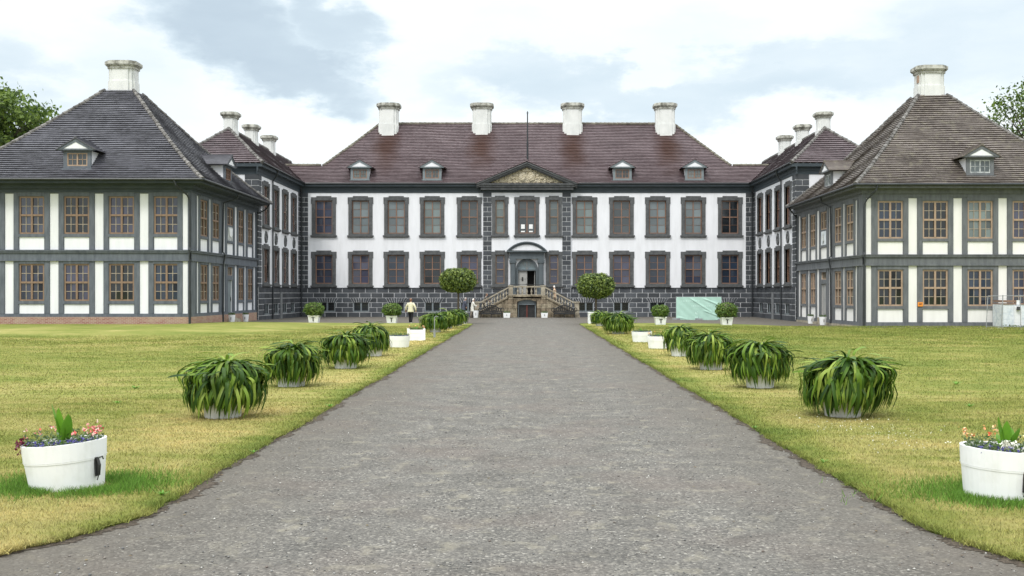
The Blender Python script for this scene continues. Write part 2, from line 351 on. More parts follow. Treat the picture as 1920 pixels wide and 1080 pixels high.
def gz(x, y):
    """height of the ground"""
    return (-.12 * ss(74, 94, y) + .12 * ss(10, 20, -x) * ss(45, 60, y) * (1 - ss(66, 76, y)) - .12 * ss(10, 20, x) * ss(45, 60, y) * (1 - ss(76, 94, y)))
def np_mesh(name, V, F, mats, smooth=False):
    """fast mesh from numpy: V (n,3), F (m,k)"""
    me = bpy.data.meshes.new(name); n = len(V); m, k = F.shape
    me.vertices.add(n); me.vertices.foreach_set('co', V.astype(np.float32).ravel())
    me.loops.add(m * k); me.loops.foreach_set('vertex_index', F.astype(np.int32).ravel())
    me.polygons.add(m); me.polygons.foreach_set('loop_start', np.arange(0, m * k, k, dtype=np.int32))
    me.polygons.foreach_set('loop_total', np.full(m, k, dtype=np.int32))
    for x in (mats if isinstance(mats, (list, tuple)) else [mats]): me.materials.append(x)
    if smooth: me.polygons.foreach_set('use_smooth', np.ones(m, dtype=bool))
    me.update(calc_edges=True); return me
def leaf_cards(C, size, up_bias=0, normals=None, aspect=.55, jitter=1.0):
    """leaf-shaped quads (diamonds) at the points C"""
    n = len(C); a = rng.normal(size=(n, 3))
    if normals is not None: nn = normals + rng.normal(size=(n, 3)) * jitter
    else: nn = rng.normal(size=(n, 3))
    nn[:, 2] += up_bias; nn /= np.linalg.norm(nn, axis=1)[:, None] + 1e-9
    u = np.cross(nn, a); u /= np.linalg.norm(u, axis=1)[:, None] + 1e-9; v = np.cross(nn, u)
    s = (size * rng.uniform(.6, 1.3, n))[:, None]
    V = np.stack([C - u * s, C + v * s * aspect + nn * s * .15, C + u * s, C - v * s * aspect + nn * s * .15], 1).reshape(-1, 3)
    return V, np.arange(4 * n).reshape(n, 4)

# ------------------------------------------------------------------ roofs
def hip_roof(x0, x1, y0, y1, ix, iy, ze, H, p=1.12, rows=44, lip=.05, sides=(0, 1, 2, 3), seg=.6, tile=.22, ext=None, sag=0, mb=None, wave=1.0, tmax=1):
    """courses of tiles, each a raised strip with a lip, on the sides of a hipped roof"""
    mb = mb or MB(); r = random.Random(int(abs(x0) * 100 + abs(y0)))
    def cor(t):
        return [Vector((x0 + ix * t, y0 + iy * t, 0)), Vector((x1 - ix * t, y0 + iy * t, 0)), Vector((x1 - ix * t, y1 - iy * t, 0)), Vector((x0 + ix * t, y1 - iy * t, 0))]
    def zz(t): return ze + H * t ** p
    def sg(P, t):
        return -sag * math.sin((P.x - x0) / (x1 - x0) * math.pi * 3 + .6) * t + .022 * wave * math.sin(P.x * .9 + P.y * 1.3) * math.sin(t * 9 + P.x * .31)
    for k in sides:
        for i in range(rows):
            t0, t1 = i / rows * tmax, (i + 1) / rows * tmax
            c0, c1 = cor(t0), cor(t1); a0, b0, a1, b1 = c0[k].copy(), c0[(k + 1) % 4].copy(), c1[k].copy(), c1[(k + 1) % 4].copy()
            if ext and k == 0 and zz(t1) < ext[1] + .02:
                a0.x = a1.x = x0 - ext[0]; b0.x = b1.x = x1 + ext[0]
            L = (b0 - a0).length; d = (b0 - a0).normalized(); o = Vector((d.y, -d.x, 0))
            n = max(2, int(L / seg))
            Ls, Us, Bs, uL, uU = [], [], [], [], []
            for j in range(n + 1):
                s = j / n; lo = a0.lerp(b0, s); up = a1.lerp(b1, s)
                jt = r.uniform(-.12, .12) * lip
                zl = zz(t0) + sg(lo, t0); zu = zz(t1) + sg(up, t1)
                Ls.append((lo.x + o.x * lip * .9, lo.y + o.y * lip * .9, zl + lip * .75 + jt)); Bs.append((lo.x - o.x * lip * .6, lo.y - o.y * lip * .6, zl - .01))
                Us.append((up.x, up.y, zu))
                uL.append((lo - a0).dot(d) / tile + (a0.dot(d)) / tile); uU.append((up - a0).dot(d) / tile + (a0.dot(d)) / tile)
            vs = Ls + Us + Bs; m = n + 1; fs = []; uvs = []
            for j in range(n):
                fs.append((j, j + 1, m + j + 1, m + j)); uvs.append([(uL[j], i + .1), (uL[j + 1], i + .1), (uU[j + 1], i + .9), (uU[j], i + .9)])
                fs.append((2 * m + j, 2 * m + j + 1, j + 1, j)); uvs.append([(uL[j], i + .1), (uL[j + 1], i + .1), (uL[j + 1], i + .1), (uL[j], i + .1)])
            mb.add(vs, fs, 0, uvs)
    def P(k, t):
        c = cor(t)[k]; return Vector((c.x, c.y, zz(t) + sg(c, t)))
    return mb, P, zz
def caps_along(mb, pts, r0=.15, r1=.11, step=.42, lift=.03):
    """overlapping hip or ridge tiles along a polyline"""
    segs = []; L = 0
    for a, b in zip(pts, pts[1:]): segs.append((L, a, b)); L += (b - a).length
    n = max(1, int(L / step))
    def at(s):
        for (l, a, b) in reversed(segs):
            if s >= l: return a.lerp(b, min(1, (s - l) / max(1e-6, (b - a).length)))
    for i in range(n):
        a, b = at(i * L / n), at(min(L, (i + 1.12) * L / n)); j = random.uniform(-.012, .012)
        mb.tube([a + Vector((j, 0, lift)), b + Vector((j, 0, lift - .015))], [r0 * random.uniform(.92, 1.08), r1], 7)

def dormer(parent, loc, rz, tile, pale=False, wmat=None, body='timber'):
    d = MB(); hw = .84
    d.box(-hw, -.62, 0, .12, 0, 1.12); d.box(.62, hw, 0, .12, 0, 1.12); d.box(-.62, .62, 0, .12, .96, 1.12); d.box(-.62, .62, 0, .12, 0, .16)
    d.box(-1.12, 1.12, -.22, .05, 1.10, 1.20)                       # tie moulding
    d.box(-.92, .92, -.12, 0.02, -.07, .03)
    for s in (-1, 1):                                                 # raking boards
        d.prism([(s * 1.16, 1.17), (s * .80, 1.17), (0, 1.60), (0, 1.82)], -.24, .02)
    root = link('dormer', d.mesh('dormer', M['timber_pale' if pale else body]), parent, loc, rz)
    c = MB()
    c.box(-hw + .03, -hw + .09, .1, 2.3, 0, 1.1); c.box(hw - .09, hw - .03, .1, 2.3, 0, 1.1)
    c.prism([(-.95, 1.18), (.95, 1.18), (0, 1.66)], -.215, .05)
    link('cheek', c.mesh('cheek', M['plaster']), root)
    r = MB()
    for s in (-1, 1):
        nn = 7
        for i in range(nn):
            f0, f1 = i / nn, (i + 1) / nn
            xa, xb = s * 1.22 * (1 - f0), s * 1.22 * (1 - f1); za, zb = 1.14 + .72 * f0, 1.14 + .72 * f1
            vs = [(xa, -.28, za + .05), (xb, -.28, zb + .01), (xb, 3.0, zb + .01), (xa, 3.0, za + .05), (xa, -.28, za - .02), (xb, -.28, zb - .06), (xb, 3.0, zb - .06), (xa, 3.0, za - .02)]
            r.add(vs, [(0, 1, 2, 3), (7, 6, 5, 4), (0, 4, 5, 1), (1, 5, 6, 2), (2, 6, 7, 3), (3, 7, 4, 0)], 0,
                  [[(i, 0), (i + .9, 0), (i + .9, 12), (i, 12)]] * 6)
    r.box(-.09, .09, -.3, 3.0, 1.83, 1.93)
    link('dormer_roof', r.mesh('dormer_roof', tile), root)
    f = MB(); w = .58
    for a, b in ((-w - .04, -w + .03), (-.045, .045), (w - .03, w + .04)): f.box(a, b, .03, .09, .16, .96)
    f.box(-w, w, .032, .088, .16, .24); f.box(-w, w, .032, .088, .89, .96)
    for x in (-.3, .3): f.box(x - .014, x + .014, .05, .08, .24, .89)
    f.box(-w, w, .05, .08, .55, .58)
    link('sash', f.mesh('sash', wmat or M['sash']), root)
    g = MB()
    for i, x in enumerate((-.29, .29)):
        e = random.uniform(-.012, .012); g.quad((x - .28, .075, .2), (x + .28, .075 + e, .2), (x + .28, .075 + e, .93), (x - .28, .075, .93))
    link('glass', g.mesh('glass', M['glass_pale']), root)
    return root

def chimney(parent, x, y, z0, z1, w, d, cap=.5, name='chimney', patch=False):
    c = MB(Matrix.Translation((x, y, 0))); hb = z0 + (z1 - cap - z0) * .52
    def plus(mb, w, d, za, zb):
        mb.box(-w / 2, w / 2, -d * .31, d * .31, za, zb); mb.box(-w * .31, w * .31, -d / 2, d / 2, za, zb - .002); mb.box(-w * .43, w * .43, -d * .43, d * .43, za, zb - .004)
    plus(c, w + .1, d + .1, z0, hb); plus(c, w, d, hb - .01, z1 - cap + .02)
    root = part(name, c, M['chimney'], parent)
    k = MB(Matrix.Translation((x, y, 0)))
    def octa(w, d, za, zb, q=.2):
        a, b, cx, cy = w / 2, d / 2, w * q, d * q
        k.prism_z([(-a + cx, -b), (a - cx, -b), (a, -b + cy), (a, b - cy), (a - cx, b), (-a + cx, b), (-a, b - cy), (-a, -b + cy)], za, zb)
    octa(w + .16, d + .16, z1 - cap, z1 - cap * .66); octa(w + .34, d + .34, z1 - cap * .66, z1 - cap * .52); octa(w + .46, d + .46, z1 - cap * .52, z1 - cap * .12); octa(w + .3, d + .3, z1 - cap * .12, z1)
    for i in range(7):
        a = random.uniform(-.4, .4); k.box(a * w - .1, a * w + .1, -d * .3, d * .3, z1 - .01, z1 + random.uniform(.01, .04))
    part('chimney_cap', k, M['cap'], root)
    if patch:
        q = MB(); q.box(x - w / 2 - .035, x - w / 2 + .02, y - .45, y - .12, z1 - cap - .62, z1 - cap - .12); part('exposed_brick_patch', q, M['brick'], root)
    return root

# ------------------------------------------------------------------ windows
WCACHE = {}
def window_meshes(key):
    if key in WCACHE: return WCACHE[key]
    kind, w, h, cols, nx, nz, fr, mu, bt, var, sm, gm = key
    f = MB(); b = MB(); g = MB(); rr = random.Random(var * 17 + int(w * 10)); hw = w / 2
    f.box(-hw, -hw + fr, 0, .09, 0, h); f.box(hw - fr, hw, 0, .09, 0, h); f.box(-hw + fr, hw - fr, 0, .09, 0, fr); f.box(-hw + fr, hw - fr, 0, .09, h - fr, h)
    zt = h * .5; rows = [(fr, zt - mu / 2), (zt + mu / 2, h - fr)]
    if kind == 'half': rows = [(fr, h - fr)]
    else: f.box(-hw + fr, hw - fr, -.025, .085, zt - mu / 2, zt + mu / 2)
    if cols == 2:
        xs = [(-hw + fr, -mu / 2), (mu / 2, hw - fr)]
        for (za, zb) in rows: f.box(-mu / 2, mu / 2, -.02, .088, za, zb)
    else: xs = [(-hw + fr, hw - fr)]
    for (xa, xb) in xs:
        for (za, zb) in rows:
            dx, dz = (xb - xa) / nx, (zb - za) / nz
            for i in range(1, nx): b.box(xa + dx * i - bt / 2, xa + dx * i + bt / 2, .02, .06, za, zb)
            for j in range(1, nz): b.box(xa, xb, .022, .058, za + dz * j - bt / 2, za + dz * j + bt / 2)
            for i in range(nx):
                for j in range(nz):
                    a, c = rr.uniform(-.012, .012), rr.uniform(-.008, .008)
                    X0, X1, Z0, Z1 = xa + dx * i, xa + dx * (i + 1), za + dz * j, za + dz * (j + 1)
                    g.quad((X0, .05 + a, Z0), (X1, .05 - a, Z0), (X1, .05 - a + c, Z1), (X0, .05 + a + c, Z1))
    r = (f.mesh('window', M[sm]), b.mesh('glazing_bar', M['bar'] if sm in ('sash', 'sash_pale') else M[sm]) if b.v else None, g.mesh('glass', M[gm], recalc=False))
    WCACHE[key] = r; return r
def surround_meshes(w, h):
    key = ('s', w, h)
    if key in WCACHE: return WCACHE[key]
    s = MB(); o = w / 2; W = o + .32
    s.box(-W, -o, -.07, .14, -.14, h + .26); s.box(o, W, -.07, .14, -.14, h + .26); s.box(-o, o, -.07, .14, h, h + .26); s.box(-o, o, -.07, .14, -.14, 0)
    s.box(-W - .06, -W + .01, -.072, .0, h - .3, h + .28); s.box(W - .01, W + .06, -.072, .0, h - .3, h + .28)
    s.box(-W - .06, W + .06, -.074, .0, h + .2, h + .3); q = W * .62; s.box(-q, q, -.078, .0, h + .25, h + .41)
    for x in (-1, 1): s.box(x * (o + .07) - .02, x * (o + .07) + .02, -.095, -.06, 0, h + .05)
    s.box(-o - .09, o + .09, -.097, -.06, h + .05, h + .09)
    l = MB(); l.box(-W - .10, W + .10, -.20, .02, -.30, -.16); l.box(-W - .04, W + .04, -.13, .02, -.36, -.30); l.box(-W, W, -.10, .0, -.165, -.10)
    WCACHE[key] = (s.mesh('window_surround', M['trim']), l.mesh('sill', M['trim'])); return WCACHE[key]
def put_window(parent, T, u, z, key, depth=.03, surround=False, name='window'):
    f, b, g = window_meshes(key)
    loc = T @ Vector((u, depth, z)); rz = T.to_euler().z; po = worigin(parent)
    o = link(name, f, parent, loc - po, rz)
    if b: link('glazing_bar', b, o)
    link('glass', g, o)
    if surround:
        s, l = surround_meshes(key[1], key[2])
        link('window_surround', s, o, (0, -depth, 0)); link('sill', l, o, (0, -depth, 0))
    return o
def wall_holes(mb, u0, u1, z0, z1, holes, reveal=.3, mi=0, y=0):
    us = sorted({u0, u1, *[h[0] for h in holes], *[h[1] for h in holes]}); zs = sorted({z0, z1, *[h[2] for h in holes], *[h[3] for h in holes]})
    us = [u for u in us if u0 <= u <= u1]; zs = [z for z in zs if z0 <= z <= z1]
    for a, b in zip(us, us[1:]):
        for c, d in zip(zs, zs[1:]):
            m, n = (a + b) / 2, (c + d) / 2
            if any(h[0] < m < h[1] and h[2] < n < h[3] for h in holes): continue
            mb.quad((a, y, c), (b, y, c), (b, y, d), (a, y, d), mi)
    for (a, b, c, d) in holes:
        r = y + reveal
        mb.quad((a, y, c), (a, r, c), (a, r, d), (a, y, d), mi); mb.quad((b, y, c), (b, r, c), (b, r, d), (b, y, d), mi)
        mb.quad((a, y, c), (b, y, c), (b, r, c), (a, r, c), mi); mb.quad((a, y, d), (b, y, d), (b, r, d), (a, r, d), mi)
def at_frame(x, y, rz=0): return Matrix.Translation((x, y, 0)) @ Matrix.Rotation(rz, 4, 'Z')

# block-work
ROWH = .437; ZT = 2.48
def blocks(mb, u0, u1, holes=(), arches=(), rows=6, bl=1.04, phase=0, g=.032, y=-.035):
    for r in range(rows):
        zt = ZT - r * ROWH; zb = zt - ROWH
        if r == rows - 1: zb -= .3
        cuts = [(a, b, 0) for (a, b, c, d) in holes if c < (zt + zb) / 2 < d]
        if r == 2: cuts += [(c - .98, c + .98, 1) for c in arches]
        off = phase + (.5 if r % 2 else 0)
        n0 = math.floor(u0 / bl - off) ; k = n0
        while (k + off) * bl < u1:
            segs = [(max(u0, (k + off) * bl), min(u1, (k + 1 + off) * bl), 0, 0)]
            for (ca, cb, sl) in cuts:
                ns = []
                for (a, b, la, lb) in segs:
                    if cb <= a or ca >= b: ns.append((a, b, la, lb)); continue
                    if ca > a: ns.append((a, ca, la, sl))
                    if cb < b: ns.append((cb, b, sl, lb))
                segs = ns
            for (a, b, la, lb) in segs:
                if b - a < .12: continue
                mb.prism([(a + g - la * .24, zb + g), (b - g + lb * .24, zb + g), (b - g, zt - g), (a + g, zt - g)], y, .02, 1)
            k += 1
    zt = ZT - 2 * ROWH; zb = zt - ROWH
    for c in arches:
        n = 8
        for i in range(n):
            a, b = -1 + 2 * i / n, -1 + 2 * (i + 1) / n
            mb.prism([(c + a * .74 + g * .8, zb + g * .5), (c + b * .74 - g * .8, zb + g * .5), (c + b * .98 - g * .8, zt - g), (c + a * .98 + g * .8, zt - g)], y - .01, .02, 1)
def quoin(mb, u0, u1, z0, z1, y=-.05, g=.032, alt=0):
    r = 0; zt = z1
    mb.box(u0, u1, y * .3, .01, z0, z1, 0)
    while zt > z0 + .1:
        zb = max(z0, zt - ROWH)
        if (r + alt) % 2 == 0: mb.box(u0 + g * .6, u1 - g * .6, y, 0, zb + g, zt - g, 1)
        else:
            m = (u0 + u1) / 2; mb.box(u0 + g * .6, m - g * .7, y, 0, zb + g, zt - g, 1); mb.box(m + g * .7, u1 - g * .6, y, 0, zb + g, zt - g, 1)
        zt = zb; r += 1
def cellar_window(parent, T, u):
    z = ZT - 4 * ROWH - .30; po = worigin(parent)
    f = MB(); w, h = .70, .74
    f.box(-w, -w + .07, 0, .10, 0, h); f.box(w - .07, w, 0, .10, 0, h); f.box(-.07, .07, 0, .10, 0, h); f.box(-w - .05, w + .05, -.06, .10, -.09, 0)
    if 'cel' not in WCACHE:
        b = MB()
        for s in (-1, 1):
            for i in range(5):
                x = s * .35 - .24 + i * .12; b.box(x - .01, x + .01, .03, .05, 0, h)
            for j in range(4): b.box(s * .35 - .28, s * .35 + .28, .028, .052, .12 + j * .17, .14 + j * .17)
        g = MB(); g.quad((-w, .14, 0), (w, .14, 0), (w, .14, h), (-w, .14, h))
        WCACHE['cel'] = (f.mesh('cellar_window', M['door']), b.mesh('grille', M['iron']), g.mesh('glass', M['glass']))
    a, b, g = WCACHE['cel']
    o = link('cellar_window', a, parent, T @ Vector((u, .02, z)) - po, T.to_euler().z); link('grille', b, o); link('glass', g, o)
    return o

WU = lambda v, pale=0: ('full', 1.53, 2.97, 2, 1, 2, .085, .075, .022, v, 'sash_old', 'glass_pale' if pale else 'glass')
WL = lambda v, pale=0: ('full', 1.53, 2.58, 2, 1, 2, .085, .075, .022, v, 'sash_old', 'glass_pale' if pale else 'glass')
NU = lambda v: ('full', .80, 2.97, 1, 1, 2, .085, .08, .022, v, 'sash', 'glass_pale')
NL = lambda v: ('full', .80, 2.58, 1, 1, 2, .085, .08, .022, v, 'sash', 'glass')
ZU, ZL = 7.39, 2.87
Y0 = 94.7; XW = 20.43; ZE = 11.86

def cornice_run(mb, u0, u1, scale=1, z0=11.05, z1=11.84, out=.42):
    h = z1 - z0
    for (a, b, o) in ((0, .30, .10), (.30, .36, .17), (.36, .62, .22), (.62, .70, .32), (.70, 1, 1.0)):
        mb.box(u0, u1, -out * (o if o == 1.0 else o), .0, z0 + h * a, z0 + h * b)

# ================================================================== the palace
def build_palace():
    P = thing('palace', 'long two-storey white palace with purple tiled roof and portal facing the path', 'palace', (0, Y0, gz(0, Y0)))
    cols = [-18.3, -15.0, -11.78, -8.53, -5.2, 5.2, 8.53, 11.78, 15.0, 18.3]
    hb = 1.53 / 2
    celx = [-18.0, -14.95, -11.75, -8.5, -5.3, 5.3, 8.5, 11.75, 14.95, 18.0]
    T = at_frame(0, Y0); TC = at_frame(0, Y0 - .25)
    holes = [(c - hb, c + hb, ZU, ZU + 2.97) for c in cols] + [(c - hb, c + hb, ZL, ZL + 2.58) for c in cols]
    w = MB(T)
    wall_holes(w, -XW, -3.95, ZT, 11.1, [h for h in holes if h[0] < 0]); wall_holes(w, 3.95, XW, ZT, 11.1, [h for h in holes if h[0] > 0])
    w.T = TC
    ch = [(-hb, hb, ZU, ZU + 2.97)] + [(s * 2.42 - .4, s * 2.42 + .4, z, z + hh) for s in (-1, 1) for z, hh in ((ZU, 2.97), (ZL, 2.58))] + [(-.82, .82, 1.8, 4.95)]
    wall_holes(w, -3.95, 3.95, ZT - .7, 11.1, ch)
    for s in (-1, 1): w.quad((s * 3.95, 0, -.3), (s * 3.95, .25, -.3), (s * 3.95, .25, 11.1), (s * 3.95, 0, 11.1))
    part('wall', w, M['plaster'], P)
    # rusticated base
    ch_holes = [(c - .70, c + .70, ZT - 4 * ROWH - .30, ZT - 3 * ROWH) for c in celx]
    b = MB(T)
    for a, e in ((-XW, -3.95), (3.95, XW)):
        hs = [h for h in ch_holes if a < h[0] < e]
        wall_holes(b, a, e, -.5, ZT, hs, reveal=.2); blocks(b, a, e, hs, [(h[0] + h[1]) / 2 for h in hs])
    b.box(-XW, -3.95, -.06, 0, ZT - .03, ZT + .03, 1); b.box(3.95, XW, -.06, 0, ZT - .03, ZT + .03, 1)
    b.T = TC; wall_holes(b, -3.95, 3.95, -.5, ZT - .6, []); blocks(b, -3.95, 3.95, [(-1.6, 1.6, -9, 9)], [])
    wall_holes(b, -3.95, -1.6, ZT - .7, ZT, [], y=-.004); wall_holes(b, 1.6, 3.95, ZT - .7, ZT, [], y=-.004)
    b.T = T
    quoin(b, -XW, -XW + .72, ZT, 11.08); quoin(b, XW - .72, XW, ZT, 11.08)
    b.T = TC; quoin(b, -3.95, -3.17, ZT, 11.08, alt=0); quoin(b, 3.17, 3.95, ZT, 11.08, alt=0)
    part('stone_base_and_quoins', b, [M['joint'], M['block']], P)
    for i, c in enumerate(cols):
        put_window(P, T, c, ZU, WU(i % 3, 0 if i in (0, 9) else 1), .12, True)
        put_window(P, T, c, ZL, WL(i % 3, 0), .12, True)
    for c in celx: cellar_window(P, T, c)
    put_window(P, TC, 0, ZU, WU(1, 1), .12, True)
    for s in (-1, 1):
        put_window(P, TC, s * 2.42, ZU, NU(0), .12, True); put_window(P, TC, s * 2.42, ZL, NL(0), .12, True)
    for s in (-1, 1):   # paper notices behind the middle upper window
        n = MB(TC); n.box(s * .36 - .17, s * .36 + .17, .140, .15, ZU + .42, ZU + .82); n.box(s * .36 - .17, s * .36 + .17, .14, .15, ZU + .12, ZU + .24)
        part('paper_notice', n, M['tub'], P)
    # cornice and gutter
    c = MB(T); cornice_run(c, -XW, -3.95); cornice_run(c, 3.95, XW); c.T = TC; cornice_run(c, -4.0, 4.0, out=.42); part('cornice', c, M['cornice'], P)
    g = MB()
    for s in (-1, 1): g.tube([(s * 4.6, Y0 - .50, 11.86), (s * 20.2, Y0 - .50, 11.86)], .07)
    part('gutter', g, M['pipe'], P)
    # roof
    r, RP, zz = hip_roof(-20.85, 20.85, Y0 - .45, Y0 + 13.05, 6.7, 6.7, 11.88, 6.4, 1.10, 40, .06, (0, 1, 3), .55, .2, ext=(3.2, 13.72), sag=.06)
    zr = 13.72; t = ((zr - 11.88) / 6.4) ** (1 / 1.10); yr = Y0 - .45 + 6.7 * t
    for s in (-1, 1): r.quad((s * 24, yr, zr), (s * 17.5, yr, zr), (s * 17.5, yr + 2.5, 11.8), (s * 24, yr + 2.5, 11.8))
    r.quad(RP(0, 1) + Vector((0, .1, 0)), RP(1, 1) + Vector((0, .1, 0)), (20.85, Y0 + 13, 11.9), (-20.85, Y0 + 13, 11.9))
    roof = part('roof', r, M['tile_main'], P, recalc=False)
    h = MB()
    for k in (0, 1): caps_along(h, [RP(k, t + (1 - t) * i / 8) for i in range(9)], .15, .12)
    caps_along(h, [RP(0, 1).lerp(RP(1, 1), i / 24) + Vector((0, 0, -.06 * math.sin((i / 24 * 26.3 + 6.7) / 41.7 * 9.42 + .6) * 0)) for i in range(25)], .15, .13, lift=.06)
    for s in (-1, 1): caps_along(h, [Vector((s * 24, yr, zr)), Vector((s * 18.9, yr, zr + .02))], .14, .12)
    part('ridge_tiles', h, M['hip_red'], roof)
    for x in CHX: chimney(roof, x, Y0 + 5.9, 16.6, 20.1, 1.78, 1.7, .56)
    for x in (-15.05, -8.55, 8.6, 15.1): dormer(P, Vector((x, Y0 - .02, 12.20)) - P.location, 0, M['tile_main'], wmat=M['sash_old'], body='door')
    # pediment
    T2 = at_frame(0, Y0 - .72)
    p = MB(T2)
    p.box(-4.35, 4.35, -.12, .7, 11.52, 11.78); p.box(-4.15, 4.15, 0, .7, 11.28, 11.52); p.box(-4.45, 4.45, -.22, .7, 11.70, 11.82)
    A = 13.72
    for s in (-1, 1):
        for (o0, o1, yy, yb) in ((0, .11, -.30, .6), (.11, .28, -.20, .6), (.28, .40, -.08, .6)):
            sl = (A - 11.82) / 4.5
            p.prism([(s * 4.5, 11.82 - o0 + .0), (0, A - o0), (0, A - o1), (s * (4.5 - (o1 - o0) / sl * .0), 11.82 - o1)], yy, yb)
    part('pediment', p, M['trim'], P)
    # carved tympanum: two shields, a crown and two beasts as a height field
    t_ = MB(T2); nx, nz = 150, 54; H = {}
    def hgt(x, z):
        v = 0
        def bl(cx, cz, rx, rz, a, sharp=3):
            d = ((x - cx) / rx) ** 2 + ((z - cz) / rz) ** 2; return a * max(0, 1 - d ** sharp) if d < 1 else 0
        v = max(v, bl(-.42, .62, .36, .46, .14), bl(.42, .62, .36, .46, .14), bl(0, 1.18, .62, .10, .12), bl(0, 1.34, .16, .17, .13), bl(-.3, 1.3, .12, .12, .1), bl(.3, 1.3, .12, .12, .1))
        for s in (-1, 1):
            v = max(v, bl(s * 1.30, .50, .55, .17, .13, 1), bl(s * .98, .72, .20, .22, .14, 1), bl(s * 1.62, .30, .14, .32, .11, 1), bl(s * 1.15, .26, .10, .26, .1, 1), bl(s * 2.2, .24, .34, .16, .09, 1), bl(s * 2.7, .12, .3, .10, .07, 1), bl(s * 1.95, .46, .12, .22, .08, 1))
        v += .028 * math.sin(x * 17 + math.sin(z * 11) * 2) * math.sin(z * 19 + x * 5) + .015 * math.sin(x * 43 + z * 31)
        return v
    vs = []; fs = []
    for j in range(nz + 1):
        z = j / nz * 1.46; half = max(.02, 3.5 * (1 - z / 1.56))
        for i in range(nx + 1):
            x = -half + 2 * half * i / nx; vs.append((x, .28 - hgt(x, z), 11.84 + z))
    for j in range(nz):
        for i in range(nx):
            a = j * (nx + 1) + i; fs.append((a, a + 1, a + nx + 2, a + nx + 1))
    t_.add(vs, fs); part('carved_relief', t_, M['relief'], P, smooth=False)
    bk = MB(T2); bk.prism([(-4.3, 11.8), (4.3, 11.8), (0, A - .1)], .30, .4); part('tympanum_wall', bk, M['cornice'], P)
    pr = MB()
    for s in (-1, 1):
        n = 14; 
        for i in range(n):
            f0, f1 = i / n, (i + 1) / n
            xa, xb = s * 4.62 * (1 - f0), s * 4.62 * (1 - f1); za, zb = 11.86 + 2.0 * f0, 11.86 + 2.0 * f1
            pr.add([(xa, Y0 - 1.06, za + .03), (xb, Y0 - 1.06, zb - .03), (xb, Y0 + 2.6, zb - .03), (xa, Y0 + 2.6, za + .03), (xa, Y0 - 1.06, za - .05), (xb, Y0 - 1.06, zb - .08)],
                   [(0, 1, 2, 3), (4, 5, 1, 0)], 0, [[(i, 0), (i + .9, 0), (i + .9, 18), (i, 18)], [(i, 0)] * 4])
    pr.tube([(0, Y0 - 1.06, 13.86), (0, Y0 + 2.4, 13.86)], .09)
    part('pediment_roof', pr, M['tile_main'], P, recalc=False)
    fp = MB(); fp.tube([(.05, Y0 - .2, 13.7), (.05, Y0 - .2, 15.6)], .085); fp.tube([(.05, Y0 - .2, 15.5), (.05, Y0 - .2, 18.25)], [.07, .05]); fp.tube([(.05, Y0 - .2, 18.2), (.05, Y0 - .2, 18.38)], [.09, .03])
    part('flagpole', fp, M['pipe'], P)
    # portal
    q = MB(TC)
    for s in (-1, 1):
        q.box(s * 1.25 - .24, s * 1.25 + .24, -.42, .0, 1.75, 4.72); q.box(s * 1.25 - .18, s * 1.25 + .18, -.52, -.42, 2.1, 4.72)
        q.box(s * 1.25 - .32, s * 1.25 + .32, -.58, .0, 4.72, 4.82); q.box(s * 1.25 - .27, s * 1.25 + .27, -.53, .0, 4.82, 5.08)
        q.box(s * 1.25 - .30, s * 1.25 + .30, -.55, .0, 1.85, 2.15)
        for e in (-1, 1): q.lathe([(.05, 0), (.10, .0), (.10, .06), (.05, .06)], 10, 0, s * 1.25 + e * .24, -.55)  if False else None
        q.tube([(s * 1.25 - .25, -.6, 4.9), (s * 1.25 - .25, -.3, 4.9)], .09); q.tube([(s * 1.25 + .25, -.6, 4.9), (s * 1.25 + .25, -.3, 4.9)], .09)
    q.box(-1.56, 1.56, -.50, .0, 5.08, 5.25); q.box(-1.52, 1.52, -.46, .0, 5.25, 5.62); q.box(-1.62, 1.62, -.56, .0, 5.62, 5.70); q.box(-1.80, 1.80, -.72, .0, 5.70, 5.80)
    # segmental pediment
    def arc(rad, zc, x0, n=14): return [(rad * math.sin(a), zc + rad * math.cos(a)) for a in [math.asin(x0 / rad) * (1 - 2 * i / n) for i in range(n + 1)]]
    zc = 5.78 - 1.55
    for (ro, ri, yy) in ((2.40, 2.30, -.72), (2.31, 2.14, -.58)):
        x0 = math.sqrt(ro * ro - 1.55 ** 2); o = arc(ro, zc, min(x0, 1.83 if yy < -.6 else 1.72)); i_ = arc(ri, zc, min(math.sqrt(max(.1, ri * ri - 1.55 ** 2)), 1.7))
        for k in range(14): q.prism([o[k], o[k + 1], i_[k + 1], i_[k]], yy, .0)
    # archivolt round the fanlight
    za = 4.12
    for k in range(16):
        a0, a1 = math.pi * k / 16, math.pi * (k + 1) / 16
        q.prism([(1.0 * math.cos(a0), za + 1.0 * math.sin(a0)), (1.0 * math.cos(a1), za + 1.0 * math.sin(a1)), (.78 * math.cos(a1), za + .78 * math.sin(a1)), (.78 * math.cos(a0), za + .78 * math.sin(a0))], -.2, .25)
    q.box(-1.0, -.79, -.2, .25, 1.8, za); q.box(.79, 1.0, -.2, .25, 1.8, za); q.box(-.79, .79, -.1, .2, za - .09, za + .03); q.prism([(-.1, 4.86), (.1, 4.86), (.16, 5.2), (-.16, 5.2)], -.34, 0)
    portal = part('portal', q, M['portal'], P)
    sp = MB(TC); sp.prism([(-1.01, 4.1), (1.01, 4.1), (1.01, 5.1), (-1.01, 5.1)], -.004, .002)
    # white spandrels beside the arch
    sp = MB(TC)
